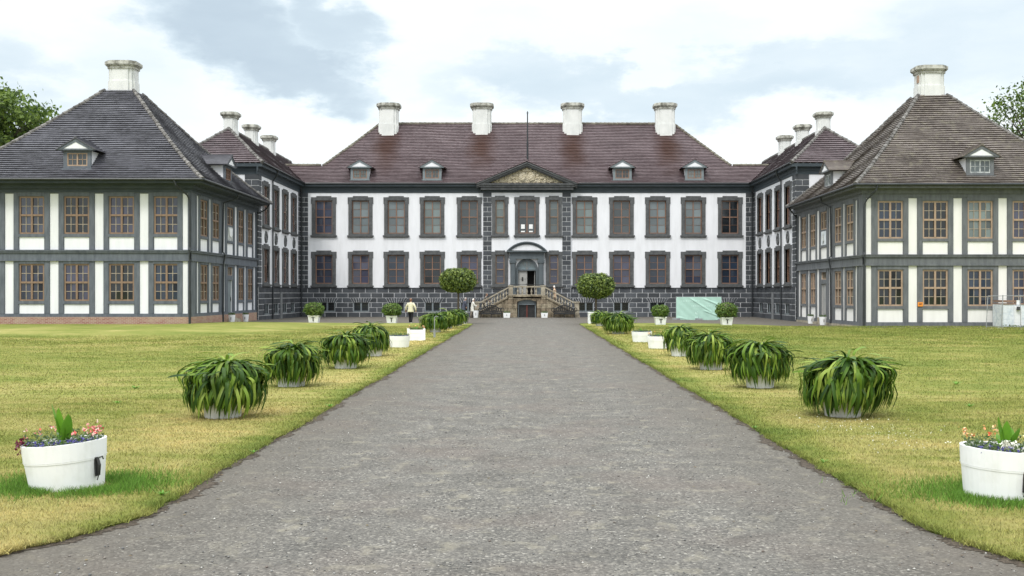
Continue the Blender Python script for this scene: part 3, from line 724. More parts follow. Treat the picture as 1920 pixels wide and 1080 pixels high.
    for s in (-1, 1):
        for k in range(6):
            a0, a1 = math.pi / 2 * k / 6, math.pi / 2 * (k + 1) / 6
            sp.quad((s * 1.0 * math.cos(a0), -.19, za + 1.0 * math.sin(a0)), (s * 1.0, -.19, za + 1.0 * math.sin(a0)), (s * 1.0, -.19, za + 1.0 * math.sin(a1)), (s * 1.0 * math.cos(a1), -.19, za + 1.0 * math.sin(a1)))
    sp.prism([(-1.5, 5.84), (1.5, 5.84), (1.25, 6.13), (.85, 6.3), (.4, 6.40), (0, 6.43), (-.4, 6.40), (-.85, 6.3), (-1.25, 6.13)], -.52, 0)
    part('spandrel_plaster', sp, M['plaster'], portal)
    fl = MB(TC)
    for k in range(12):
        a0, a1 = math.pi * k / 12, math.pi * (k + 1) / 12
        fl.add([(0, .12, za), (.79 * math.cos(a0), .12, za + .79 * math.sin(a0)), (.79 * math.cos(a1), .12, za + .79 * math.sin(a1))], [(0, 1, 2)])
    part('fanlight_glass', fl, M['fan'], portal)
    fb = MB(TC); fb.box(-.035, .035, .06, .13, za, za + .8)
    for a in (60, 120): fb.tube([(0, .09, za), (.78 * math.cos(R(a)), .09, za + .78 * math.sin(R(a)))], .018, 5)
    part('fanlight_bar', fb, M['door_pale'], portal)
    dl = MB(TC); dl.box(-.79, .02, .08, .14, 1.85, za - .1); dl.box(-.70, -.08, .055, .08, 3.3, 3.95); dl.box(-.70, -.08, .055, .08, 2.0, 2.5)
    leaf = part('door_leaf', dl, M['door_pale'], P)
    nt_ = MB(TC); nt_.box(-.47, -.33, .035, .056, 3.12, 3.46); part('dark_notice', nt_, M['iron'], leaf)
    kn = MB(TC); kn.tube([(-.05, .03, 2.85), (-.05, .08, 2.85)], .03); part('door_handle', kn, M['iron'], leaf)
    d2 = MB(TC); d2.box(.66, .72, .14, .85, 1.85, za - .1); part('open_door_leaf', d2, M['door_pale'], P)
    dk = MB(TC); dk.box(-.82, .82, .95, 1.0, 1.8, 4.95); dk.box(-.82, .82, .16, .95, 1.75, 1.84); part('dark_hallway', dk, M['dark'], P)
    # downpipes in the corners
    for s in (-1, 1):
        d = MB(); x = s * (XW - .16); d.tube([(x, Y0 - .5, 11.85), (x, Y0 - .45, 11.5), (x, Y0 - .12, 11.0), (x, Y0 - .12, -.1)], .065)
        for z in (9.3, 6.2, 3.2): d.tube([(x, Y0 - .12, z), (x, Y0 - .12, z + .06)], .085)
        part('downpipe', d, M['pipe'], P)
    return P

def build_stairs():
    YF = 92.1; g0 = gz(0, YF)
    S = thing('stone_staircase', 'sandstone double stair with balustrades and arched cellar door before the portal', 'staircase', (0, YF, g0))
    hl = 1.83; xe = 4.2; x1 = 1.42
    def zr(x): return hl - (abs(x) - x1) * (hl - .36) / (xe - x1)      # top of the sloping wall
    b = MB(at_frame(0, YF))
    for s in (-1, 1):
        b.prism([(s * .82, g0 - .2), (s * xe, g0 - .2), (s * xe, zr(xe)), (s * x1, hl), (s * .82, hl)], 0, .34)
    # shallow arch over the cellar door
    n = 10
    for i in range(n):
        xa, xb = -.82 + 1.64 * i / n, -.82 + 1.64 * (i + 1) / n
        b.prism([(xa, 1.28 + .17 * (1 - (xa / .82) ** 2)), (xb, 1.28 + .17 * (1 - (xb / .82) ** 2)), (xb, hl), (xa, hl)], 0, .34)
    for s in (-1, 1):
        b.box(s * 1.42 - .2, s * 1.42 + .2, -.10, .0, g0 - .2, hl)
        b.box(s * .82 - (.0 if s > 0 else .04), s * .82 + (.04 if s > 0 else 0), .0, .5, g0, 1.3)
    b.box(-1.72, 1.72, -.14, .0, hl - .13, hl); b.box(-1.6, 1.6, 0.0, 2.2, hl - .25, hl - .002)
    for s in (-1, 1): # sloping string moulding
        b.prism([(s * x1, hl + .0), (s * xe, zr(xe)), (s * xe, zr(xe) - .12), (s * x1, hl - .12)], -.09, 0)
        b.box(s * 1.42 - .2 if s < 0 else 1.22, 1.62 if s > 0 else -1.22, -.10, -.1001, g0, .1)
        b.box(s * 2.7 - .9, s * 2.7 + .9, -.06, .0, g0 - .2, g0 + .18)
    part('stair_wall', b, M['ashlar'], S)
    st = MB()
    for s in (-1, 1):
        n = 12
        for i in range(n):
            xa = 1.6 + (xe - .1 - 1.6) * i / n; xb = 1.6 + (xe - .1 - 1.6) * (i + 1) / n; z = hl - (i + 1) * (hl - g0) / (n + 1)
            st.box(min(s * xa, s * xb), max(s * xa, s * xb), YF + .342, YF + 2.1, g0 - .2, z)
        st.box(min(s * 1.0, s * 1.6), max(s * 1.0, s * 1.6), YF + .342, YF + 2.3, 0, hl - .01)
    part('steps', st, M['stone'], S)
    # balustrade
    bal = MB()
    prof = [(.035, 0), (.075, .0), (.075, .05), (.04, .08), (.085, .22), (.09, .30), (.045, .44), (.03, .50), (.06, .54), (.07, .60), (.07, .63)]
    tops = []
    def baluster(x, z): 
        m = MB(Matrix.Translation((x, YF + .12, z))); m.lathe(prof, 10); part('baluster', m, M['stone'], S, smooth=False)
    for i in range(5): baluster(-.80 + i * .40, hl + .06)
    for s in (-1, 1):
        for i in range(9): x = s * (1.80 + i * .262); baluster(x, zr(x) + .07)
    part_r = MB()
    part_r.box(-1.25, 1.25, YF + .0, YF + .24, hl + .69, hl + .83); part_r.box(-1.25, 1.25, YF + .0, YF + .24, hl, hl + .07)
    for s in (-1, 1):
        part_r.prism([(s * 1.6, zr(1.6) + .72), (s * xe, zr(xe) + .72), (s * xe, zr(xe) + .85), (s * 1.6, zr(1.6) + .85)], YF - .01, YF + .25)
        part_r.prism([(s * 1.6, zr(1.6) + .0), (s * xe, zr(xe) + .0), (s * xe, zr(xe) + .08), (s * 1.6, zr(1.6) + .08)], YF, YF + .24)
    part('handrail', part_r, M['stone'], S)
    for s in (-1, 1):
        pr = MB(); pr.box(s * 1.42 - .19, s * 1.42 + .19, YF - .03, YF + .3, hl, hl + .80); pr.box(s * 1.42 - .23, s * 1.42 + .23, YF - .07, YF + .34, hl + .80, hl + .88)
        pr.box(s * 1.42 - .12, s * 1.42 + .12, YF - .05, YF - .02, hl + .14, hl + .68)
        part('pier', pr, M['stone'], S)
        pr = MB(); pr.box(s * 4.38 - .2, s * 4.38 + .2, YF - .06, YF + .34, g0 - .2, 1.18); pr.box(s * 4.38 - .26, s * 4.38 + .26, YF - .12, YF + .4, 1.18, 1.28); pr.box(s * 4.38 - .25, s * 4.38 + .25, YF - .1, YF + .36, g0 - .2, .12)
        pr.box(s * 4.38 - .22, s * 4.38 + .22, YF - .10, YF + .3, .52, .58)
        part('newel_post', pr, M['stone'], S)
        ir = MB(); ir.tube([(s * 1.45, YF + .1, hl + .95), (s * 4.2, YF + .1, zr(xe) + .93)], .025, 6); part('iron_rail', ir, M['iron'], S)
    ir = MB(); ir.tube([(-1.45, YF + .1, hl + .95), (1.45, YF + .1, hl + .95)], .02, 6); part('iron_rail', ir, M['iron'], S)
    cd = MB(at_frame(0, YF)); cd.box(-.80, .80, .34, .40, 1.05, 1.5); cd.box(-.80, -.70, .30, .4, g0, 1.06); cd.box(.70, .80, .30, .4, g0, 1.06); cd.box(-.8, .8, .28, .42, .99, 1.07)
    dd = part('cellar_door', cd, M['door'], S)
    c2 = MB(at_frame(0, YF)); c2.box(-.70, .70, .46, .5, g0, 1.0); 
    for i in range(9): c2.box(-.66 + i * .155, -.63 + i * .155, .44, .46, g0, 1.0)
    part('dark_plank', c2, M['iron'], dd)
    c3 = MB(at_frame(0, YF)); c3.box(-.055, .055, .36, .44, g0, 1.0); part('red_post', c3, M['red'], dd)
    return S

# ================================================================== side wings
def build_wing(s, label):
    W = thing('palace_wing', label, 'building', (s * 23.6, 79.8, gz(s * 23.6, 80)), group='side wings of the palace')
    rz = R(90) if s < 0 else R(-90); T = at_frame(s * XW, 0, rz); sg = 1 if s < 0 else -1
    U = lambda D: sg * D
    cols = [82.15, 85.4, 88.7, 91.95]; hb = .765
    def iv(a, b, c, d): a, b = U(a), U(b); return (min(a, b), max(a, b), c, d)
    holes = [iv(c - hb, c + hb, ZU, ZU + 2.97) for c in cols] + [iv(c - hb, c + hb, ZL, ZL + 2.58) for c in cols]
    cel = [82.4, 85.6, 88.6, 91.6]; ch = [iv(c - .70, c + .70, ZT - 4 * ROWH - .30, ZT - 3 * ROWH) for c in cel]
    Tf = at_frame(0, 79.8); xo = 26.8
    w = MB(T); a, b = sorted((U(79.8), U(Y0 - .001))); wall_holes(w, a, b, ZT, 11.1, holes)
    w.T = Tf; wall_holes(w, min(s * XW, s * xo), max(s * XW, s * xo), 0, 11.1, [])
    w.T = Matrix.Identity(4); w.quad((s * xo, 79.8, 0), (s * xo, 108, 0), (s * xo, 108, 11.1), (s * xo, 79.8, 11.1)); w.quad((s * XW, 108, 0), (s * xo, 108, 0), (s * xo, 108, 11.1), (s * XW, 108, 11.1))
    part('wall', w, M['plaster'], W)
    q = MB(T); wall_holes(q, a, b, -.5, ZT, ch, reveal=.2); blocks(q, a, b, ch, [], phase=.2 * sg); q.box(a, b, -.06, 0, ZT - .03, ZT + .03, 1)
    qa, qb = sorted((U(79.76), U(80.75))); quoin(q, qa, qb, ZT, 11.08); qa, qb = sorted((U(93.75), U(Y0 - .06))); quoin(q, qa, qb, ZT, 11.08)
    q.T = Tf; xa, xb = sorted((s * (XW - .04), s * (XW + 1.0))); quoin(q, xa, xb, 0, 11.08)
    part('stone_base_and_quoins', q, [M['joint'], M['block']], W)
    for i, c in enumerate(cols):
        put_window(W, T, U(c), ZU, WU(i % 3, 0), .12, True); put_window(W, T, U(c), ZL, WL(i % 3, 0), .12, True)
        # plaster wreath between the storeys
        m = MB(T @ Matrix.Translation((U(c), -.03, 6.36))); pts = [(.31 * math.cos(t), 0, .35 * math.sin(t)) for t in [2 * math.pi * k / 18 for k in range(19)]]
        m.tube(pts, [.085 + .012 * (k % 2) for k in range(19)], 6); m.tube([(-.18, -.02, .42), (0, -.04, .36), (.18, -.02, .45)], .055, 6); m.tube([(-.1, 0, .50), (.1, -.02, .42)], .045, 6)
        part('wreath', m, M['trim'], W)
    for c in cel: cellar_window(W, T, U(c))
    p = MB(T); pa, pb = sorted((U(86.9), U(87.45))); p.box(pa, pb, -.09, 0, -.3, ZT - .38); part('grey_service_panel', p, M['lead'], W)
    c = MB(T); cornice_run(c, *sorted((U(79.8 - .42), U(Y0 - .42)))); c.T = Tf; cornice_run(c, *sorted((s * (XW - .0), s * xo))); part('cornice', c, M['cornice'], W)
    x0, x1 = sorted((s * (XW - .45), s * (xo + .45)))
    r, RP, zz = hip_roof(x0, x1, 79.35, 109, 3.62, 3.9, 11.9, 3.15, 1.03, 18, .065, (0, 1, 2, 3), .55, .2)
    roof = part('roof', r, M['tile_wing'], W, recalc=False)
    h = MB()
    for k in (0, 1): h = MB(); caps_along(h, [RP(k, i / 6) for i in range(7)], .15, .12); part('hip_tiles', h, M['hip'], roof)
    h = MB(); caps_along(h, [RP(0, 1), RP(3, 1)], .15, .13, lift=.05); part('ridge_tiles', h, M['hip'], roof)
    for D in (83.9, 90.2, 96.4): chimney(roof, s * 23.65, D, 14.0, 16.42, .98, 1.15, .48)
    g = MB(); xg = s * (XW - .52); g.tube([(xg, 79.4, 11.9), (xg, Y0 - .5, 11.86)], .07); part('gutter', g, M['pipe'], W)
    d = MB(); D = 84.0; d.tube([(xg, D, 11.85), (s * (XW - .4), D + .1, 11.4), (s * (XW - .1), D + .1, 11.0), (s * (XW - .1), D + .1, -.2)], .06); part('downpipe', d, M['pipe'], W)
    return W

# ================================================================== corner pavilions
def build_pavilion(s, label, dz, o, tile, H, pale):
    X1 = s * 20.55; YA, YB = 64.1, 79.75; wid = 13.8; X2 = s * (20.55 + wid)
    g0 = gz(X1, YA); V = thing('corner_pavilion', label, 'building', (s * 27.4, 72, g0), group='half-timbered corner pavilions')
    right = s > 0; sash = 'sash_pale' if right else 'sash'; tm = M['timber_pale' if right else 'timber']; plm = M['plaster_warm' if right else 'plaster']
    W_ = 1.53; WH = 2.27
    z = lambda v: v + dz
    zl0, zl1, zu0, zu1 = z(1.55), z(3.82), z(5.64), z(7.93)
    sb = .26 if right else .78                                     # foot of the plaster panels
    pt = 1.07 if right else 1.35
    if right: zl0, zl1 = 1.24, 3.46
    strip_l = (sb, z(4.0)); strip_u = (z(4.68), z(8.10))
    Tf = at_frame(0, YA); rz = R(90) if s < 0 else R(-90); Ts = at_frame(X1, 0, rz); sg = 1 if s < 0 else -1; U = lambda D: sg * D
    # bays: (centre, width) and white strips (a, b) in wall coordinates
    fb = [(s * (21.98 + .18 * right + 2.74 * i), W_) for i in range(5)]
    fs_ = [(s * 20.68, s * 21.0)] + [(s * (21.98 + .18 * right + 2.74 * i + 1.37 - .265), s * (21.98 + .18 * right + 2.74 * i + 1.37 + .265)) for i in range(4)]
    sbay = [(66.75, 1.46), (69.3, 1.46), (72.65, 1.46), (75.35, 1.3), (77.9, 1.35)]
    sst = [(65.3, 65.66), (67.85, 68.2), (70.75, 71.4), (73.75, 74.35), (76.28, 76.7), (78.8, 79.3)]
    walls = []
    for (T, bays, strips, ua, ub, side) in ((Tf, fb, fs_, X1, X2, 0), (Ts, [(U(c), w) for c, w in sbay], [(U(a), U(b)) for a, b in sst], U(YA), U(YB), 1)):
        ua, ub = sorted((ua, ub)); strips = [tuple(sorted(x)) for x in strips]
        holes = []; panels = []
        for i, (c, w) in enumerate(bays):
            door = side == 1 and i == 2
            if door: holes += [(c - w / 2, c + w / 2, z(6.7), zu1), (c - .62, c + .62, z(3.25), z(3.80)), (c - .56, c + .56, .35, z(2.95))]
            else: holes += [(c - w / 2, c + w / 2, zu0, zu1), (c - w / 2, c + w / 2, zl0, zl1)]
            panels.append((c - w / 2, c + w / 2, strip_u[0], z(5.45)))
            if not door: panels.append((c - w / 2, c + w / 2, sb, pt))
        walls.append((T, holes))
        # white infill as a wall with holes; timber as a frame whose openings are the panels and windows
        wb = MB(T); wall_holes(wb, ua, ub, -.3, z(8.5), holes, .25); 
        if side == 0: wall_mb = wb
        else: wall2 = wb
        op = holes + panels + [(a, b, *strip_l) for a, b in strips] + [(a, b, *strip_u) for a, b in strips]
        if side == 1: 
            c = bays[2][0]; op.append((c - .62, c + .62, z(5.5), z(6.6)))
        tb = MB(T); zb = 0.0 if right else .59
        wall_holes(tb, ua, ub, zb if not right else -.3, z(8.4), op, .045, 0, -.04)
        # posts and rails as slightly proud beams so that the frame is not one flat sheet
        for (a, b) in strips:
            for e in ((a - .31, a - .012), (b + .012, b + .31)):
                for (p, q) in ((strip_l[0] - .0, strip_l[1]), (strip_u[0], strip_u[1])):
                    if ua < e[0] and e[1] < ub: tb.box(e[0], e[1], -.062, -.03, p, q)
        for (c, w) in bays:
            for (p, q) in ((zu1 + .012, z(8.22)), (zl1 + .012, z(4.02)), (zu0 - .18, zu0 - .012), (zl0 - .18, zl0 - .012)):
                tb.box(c - w / 2 - .05, c + w / 2 + .05, -.075, -.03, p, q) if not (side == 1 and abs(c - bays[2][0]) < .01 and q < zl0 + .1) else None
        ce = ua if (side == 0 and s > 0) or (side == 1 and s < 0) else ub     # corner post
        w0, w1 = (ce - .03, ce + .10) if ce == ua else (ce - .10, ce + .03)
        if side == 1: w0, w1 = (ce - .03, ce + .75) if ce == ua else (ce - .75, ce + .03)
        tb.box(w0, w1, -.085, -.03, max(.0, zb), z(8.3))
        # string course between the storeys, ground sill and cornice
        tb.box(ua - .03, ub + .03, -.10, -.0, z(4.02), z(4.50)); tb.box(ua - .12, ub + .12, -.19, -.0, z(4.50), z(4.60)); tb.box(ua - .16, ub + .16, -.23, 0, z(4.60), z(4.655)); tb.box(ua - .06, ub + .06, -.14, 0, z(3.98), z(4.06))
        tb.box(ua - .02, ub + .02, -.09, -.0, (-.3 if right else .56), (sb - .05))
        if side == 0: t_mb = tb
        else: t2 = tb
        for i, (c, w) in enumerate(bays):
            gl = 'glass'
            if side == 1 and i == 2:
                put_window(V, T, c, z(6.7), ('half', w, zu1 - z(6.7), 2, 2, 2, .09, .1, .04, i, sash, gl), .0)
                put_window(V, T, c, z(3.25), ('half', 1.24, .55, 1, 4, 1, .06, .1, .04, i, sash, gl), .03, name='transom_window')
                d = MB(T); d.box(c - .54, c + .54, .08, .14, .4, z(2.93)); d.box(c - .56, c - .50, .02, .08, .4, z(2.93)); d.box(c - .4, c + .4, .055, .08, z(1.9), z(2.7)); d.box(c - .4, c + .4, .055, .08, .6, 1.5)
                dr = part('door', d, M['door_pale' if right else 'door'], V)
                k = MB(T); k.tube([(c + .42, .02, 1.6), (c + .42, .08, 1.6)], .03); k.box(c + .38, c + .46, .04, .06, 1.45, 1.75); part('door_handle', k, M['iron'], dr)
                stp = MB(T); stp.box(c - .9, c + .9, -.55, 0, -.3, .15 + g0); stp.box(c - .75, c + .75, -.28, 0, -.3, .34); part('doorstep', stp, M['stone'], V)
                pl = MB(T); pl.box(c - .60, c + .60, -.045, -.01, z(5.52), z(6.58)); pq = part('wall_plaque', pl, M['panel_white' if right else 'panel'], V)
                if not right:
                    sh = MB(T); sh.prism([(c - .42, z(6.5)), (c + .42, z(6.5)), (c + .3, z(6.0)), (c, z(5.85)), (c - .3, z(6.0))], -.10, -.04); part('shield_relief', sh, M['plaster'], pq)
                else:
                    sh = MB(T); sh.tube([(c, -.06, z(6.5)), (c - .05, -.06, z(6.1)), (c + .1, -.06, z(5.9)), (c - .15, -.06, z(5.7))], [.04, .13, .07, .02], 6); part('painted_emblem', sh, M['panel'], pq)
            else:
                dk = (right and side == 0 and i == 2) or (not right and side == 0 and i in (1,))
                put_window(V, T, c, zu0, ('full', w, zu1 - zu0, 2, 2, 2, .095, .115, .036, i % 3, sash, 'glass_pale' if dk and right else gl), .0)
                put_window(V, T, c, zl0, ('full', w, zl1 - zl0, 2, 2, 2, .095, .115, .036, (i + 1) % 3, sash, gl), .0)
    w = MB(); o_ = 0
    for m in (wall_mb, wall2): w.add(m.v, m.f, 0)
    w.quad((X2, YA, 0), (X2, YB, 0), (X2, YB, z(8.5)), (X2, YA, z(8.5))); w.quad((X1, YB, 0), (X2, YB, 0), (X2, YB, z(8.5)), (X1, YB, z(8.5)))
    part('wall', w, plm, V)
    t = MB()
    for m in (t_mb, t2): t.add(m.v, m.f, 0)
    part('timber_frame', t, tm, V)
    if not right:
        p = MB(); p.box(X2, X1 + .06, YA - .10, YA, -.1, .58); p.box(X1, X1 + .10, YA - .098, YB, -.1, .578); part('brick_plinth', p, M['brick'], V)
    else:
        p = MB(); p.box(X1 - .12, X2, YA - .12, YA, -.4, .02); p.box(X1 - .12, X1, YA - .118, YB, -.4, .018); part('stone_plinth', p, M['stone'], V)
    # cornice as rings round the building
    ez = z(8.86); c = MB()
    for (a, b, out) in ((8.18, 8.34, .10), (8.34, 8.40, .17), (8.40, 8.60, .28), (8.60, 8.66, .45), (8.66, 8.86, .98)):
        q = out * (o / 1.1); xi, xo2 = sorted((X1 - s * q, X2 + s * q)); c.box(xi, xo2, YA - q, YB, z(a), z(b))
    part('cornice', c, M['timber_pale'] if right else M['cornice'], V)
    xi, xo2 = sorted((X1 - s * o, X2 + s * o))
    r, RP, zz = hip_roof(xi, xo2, YA - o, 80.1, (xo2 - xi) / 2 - .95, 7.75, ez, H, 1.12, 44, .060, (0, 1, 2, 3), .5, .24, wave=1.6 if right else 1)
    roof = part('roof', r, tile, V, recalc=False)
    h = MB()
    for k in (0, 1, 2, 3): h = MB(); caps_along(h, [RP(k, i / 8) for i in range(9)], .14, .11); part('hip_tiles', h, M['hip'], roof)
    ax, ay = RP(0, 1).lerp(RP(2, 1), .5).x, RP(0, 1).lerp(RP(2, 1), .5).y; zt = ez + H
    chimney(roof, ax, ay, zt - .25, zt + 2.02, 1.72, 1.35, .52, patch=right)
    tt = .145 if not right else .125; zf = ez + H * tt ** 1.12
    dormer(V, Vector((ax + (.3 if right else 0), YA - o + 7.75 * tt, zf - .02)) - V.location, 0, tile, right, M['sash_pale'] if not right else M['panel'])
    Ix = (xo2 - xi) / 2 - .95
    dormer(V, Vector((X1 - s * o + s * Ix * (tt + .01), 72.3, zf - .02)) - V.location, rz, tile, right, M['sash_old'] if not right else M['panel'])
    # gutters and downpipes
    g = MB(); g.tube([(X2 + s * o, YA - o - .06, ez + .02), (X1 - s * o, YA - o - .06, ez), (X1 - s * (o + .06), YA - o, ez), (X1 - s * (o + .06), YB, ez - .05)], .075); part('gutter', g, M['pipe'], V)
    for (pts) in ([(X1 - s * .1 + s * .7, YA - o - .05, ez - .05), (X1 - s * .1 + s * .6, YA - o, ez - .35), (X1 + s * .1, YA - .3, z(8.0)), (X1 + s * .0 - s * .04, YA - .18, z(7.7)), (X1 - s * .04, YA - .18, z(4.8)), (X1 - s * .04, YA - .30, z(4.65)), (X1 - s * .04, YA - .22, z(4.0)), (X1 - s * .04, YA - .20, 0)],
                  [(X1 - s * (o + .02), 70.9, ez - .05), (X1 - s * (o - .1), 70.9, ez - .45), (X1 - s * .15, 70.65, z(8.1)), (X1 - s * .12, 70.6, z(4.8)), (X1 - s * .27, 70.6, z(4.6)), (X1 - s * .16, 70.6, z(4.0)), (X1 - s * .14, 70.6, 0)],
                  [(X1 - s * (o + .02), 79.4, ez - .1), (X1 - s * (o - .3), 79.5, ez - .5), (X1 - s * .1, 79.6, z(8.0)), (X1 - s * .1, 79.6, 0)]):
        d = MB(); d.tube(pts, .055, 8)
        if pts[0][1] < 66: d.tube([(X1 - s * .04, YA - .20, 0), (X1 - s * .04, YA - .20, 2.2)], .075)
        part('downpipe', d, M['pipe'], V)
    return V

palace = build_palace(); build_stairs()
build_wing(-1, 'white stone side wing with charcoal quoins joining the palace on its left')
build_wing(1, 'white stone side wing with charcoal quoins joining the palace on its right')
build_pavilion(-1, 'half-timbered pavilion with dark slate-coloured roof and red brick plinth on the left', 0, 1.1, M['tile_left'], 6.85, False)
build_pavilion(1, 'half-timbered pavilion with weathered brown roof and cream panels on the right', -.28, .75, M['tile_right'], 6.85, True)

# ================================================================== ground
def edge_x(y, s):
    """inner edge of the lawn beside the path, as |x|"""
    w = 3.50 + (.0 if s < 0 else -.08)
    w += .55 * max(0, (9.6 - y) / 1.3) ** 1.3 if y < 9.6 and s < 0 else (.34 * max(0, (9.2 - y) / 1.3) ** 1.3 if y < 9.2 else 0)
    n = .022 * math.sin(y * .7 + s) + .014 * math.sin(y * 2.3 + 1 + s * 2) + .014 * math.sin(y * 7.1 + s) + .014 * math.sin(y * 19 + 2 * s) + .010 * math.sin(y * 43)
    return w + n
def ytop(x, s):
    ax = abs(x); y = 69.6
    if ax < 5.0: t = max(0, min(1, (5.0 - ax) / 1.5)); y -= 1.5 - math.sqrt(max(0, 2.25 - (1.5 * t) ** 2)) if t > 0 else 0
    if s < 0: y = y - (69.6 - 63.3) * ss(19.2, 21.4, ax)
    else: y = y - (69.6 - 63.3) * ss(11, 21.2, ax)
    return y + .07 * math.sin(x * 2.1) + .04 * math.sin(x * 5.3)

def ground_color(nt, kind):
    N = nt.nodes.new; L = nt.links.new
    geo = N('ShaderNodeNewGeometry'); pos = geo.outputs['Position']
    def noise(scale, stretch=(1, 1, 1), rot=0, det=6, rough=.6):
        mp = N('ShaderNodeMapping'); mp.inputs['Scale'].default_value = stretch; mp.inputs['Rotation'].default_value = (0, 0, rot); L(pos, mp.inputs[0])
        n = N('ShaderNodeTexNoise'); n.inputs['Scale'].default_value = scale; n.inputs['Detail'].default_value = det; n.inputs['Roughness'].default_value = rough
        L(mp.outputs[0], n.inputs['Vector']); return n.outputs['Fac']
    def ramp(x, stops):
        c = N('ShaderNodeValToRGB'); L(x, c.inputs[0]); e = c.color_ramp.elements
        e[0].position, e[0].color = stops[0][0], (*stops[0][1], 1); e[1].position, e[1].color = stops[-1][0], (*stops[-1][1], 1)
        for p, q in stops[1:-1]: y = e.new(p); y.color = (*q, 1)
        return c.outputs[0]
    def mix(f, a, b):
        m = N('ShaderNodeMixRGB')
        if isinstance(f, float): m.inputs[0].default_value = f
        else: L(f, m.inputs[0])
        for i, x in ((1, a), (2, b)):
            if isinstance(x, tuple): m.inputs[i].default_value = (*x, 1)
            else: L(x, m.inputs[i])
        return m.outputs[0]
    def rng_(x, a, b, c=0, d=1):
        m = N('ShaderNodeMapRange'); L(x, m.inputs[0]); m.inputs['From Min'].default_value = a; m.inputs['From Max'].default_value = b; m.inputs['To Min'].default_value = c; m.inputs['To Max'].default_value = d
        return m.outputs[0]
    def mth(op, a, b):
        m = N('ShaderNodeMath'); m.operation = op
        for i, x in ((0, a), (1, b)):
            if isinstance(x, (int, float)): m.inputs[i].default_value = x
            else: L(x, m.inputs[i])
        return m.outputs[0]
    if kind == 'lawn':
        blotch = noise(.42, (1, 1.3, 1), .5, 5, .55); big = noise(.16, det=4); streak = noise(.8, (.6, 2.1, 1), .35, 9, .72); mid = noise(1.6, (1, 1.6, 1), .3); fine = noise(14, (1, 1, 1), 0, 8, .7)
        v = mth('ADD', mth('ADD', mth('MULTIPLY', mth('SUBTRACT', blotch, .5), .26), mth('ADD', mth('MULTIPLY', big, .35), mth('MULTIPLY', streak, .36))), mth('ADD', mth('MULTIPLY', mid, .22), mth('MULTIPLY', fine, .16)))
        sep = N('ShaderNodeSeparateXYZ'); L(pos, sep.inputs[0])
        ax = mth('ABSOLUTE', sep.outputs[0], 0.0)
        strip = mth('MULTIPLY', rng_(ax, 3.6, 4.1), rng_(ax, 6.6, 5.3))      # worn strip along the tubs
        v = mth('ADD', v, mth('MULTIPLY', strip, .085)); left = mth('ADD', rng_(sep.outputs[0], 8, -14, 0, .03), rng_(sep.outputs[1], 30, 12, 0, .018)); v = mth('ADD', v, left)
        rim = mth('MULTIPLY', rng_(ax, 4.05, 3.65), rng_(sep.outputs[1], 7, 12)); v = mth('SUBTRACT', v, mth('MULTIPLY', rim, .035))
        return ramp(v, [(.38, (.075, .12, .016)), (.48, (.145, .188, .036)), (.57, (.228, .245, .060)), (.66, (.345, .315, .11)), (.75, (.47, .38, .15))])
    return None

def lawn_material():
    m = bpy.data.materials.new('mown_lawn'); m.use_nodes = True; nt = m.node_tree; L = nt.links.new
    b = nt.nodes['Principled BSDF']; b.inputs['Roughness'].default_value = .95; b.inputs['Specular IOR Level'].default_value = .15
    L(ground_color(nt, 'lawn'), b.inputs['Base Color'])
    g = nt.nodes.new('ShaderNodeNewGeometry'); n = nt.nodes.new('ShaderNodeTexNoise'); n.inputs['Scale'].default_value = 30; n.inputs['Detail'].default_value = 8; n.inputs['Roughness'].default_value = .75
    L(g.outputs['Position'], n.inputs['Vector']); bp = nt.nodes.new('ShaderNodeBump'); bp.inputs['Strength'].default_value = .9; bp.inputs['Distance'].default_value = .04
    L(n.outputs['Fac'], bp.inputs['Height']); L(bp.outputs[0], b.inputs['Normal']); return m
def blade_material(name, lush=False):
    m = bpy.data.materials.new(name); m.use_nodes = True; nt = m.node_tree; L = nt.links.new; N = nt.nodes.new
    b = nt.nodes['Principled BSDF']; b.inputs['Roughness'].default_value = .7; b.inputs['Specular IOR Level'].default_value = .25
    r = N('ShaderNodeNewGeometry'); mr = N('ShaderNodeMapRange'); L(r.outputs['Random Per Island'], mr.inputs[0]); mr.inputs['To Min'].default_value = .45; mr.inputs['To Max'].default_value = 1.6
    sc = N('ShaderNodeVectorMath'); sc.operation = 'SCALE'; L(mr.outputs[0], sc.inputs['Scale'])
    if lush: sc.inputs[0].default_value = (.12, .24, .035)
    else: L(ground_color(nt, 'lawn'), sc.inputs[0])
    L(sc.outputs[0], b.inputs['Base Color'])
    td = N('ShaderNodeBsdfTranslucent'); L(sc.outputs[0], td.inputs[0]); ms = N('ShaderNodeMixShader'); ms.inputs[0].default_value = .25
    o = nt.nodes['Material Output']; L(b.outputs[0], ms.inputs[1]); L(td.outputs[0], ms.inputs[2]); L(ms.outputs[0], o.inputs[0]); return m
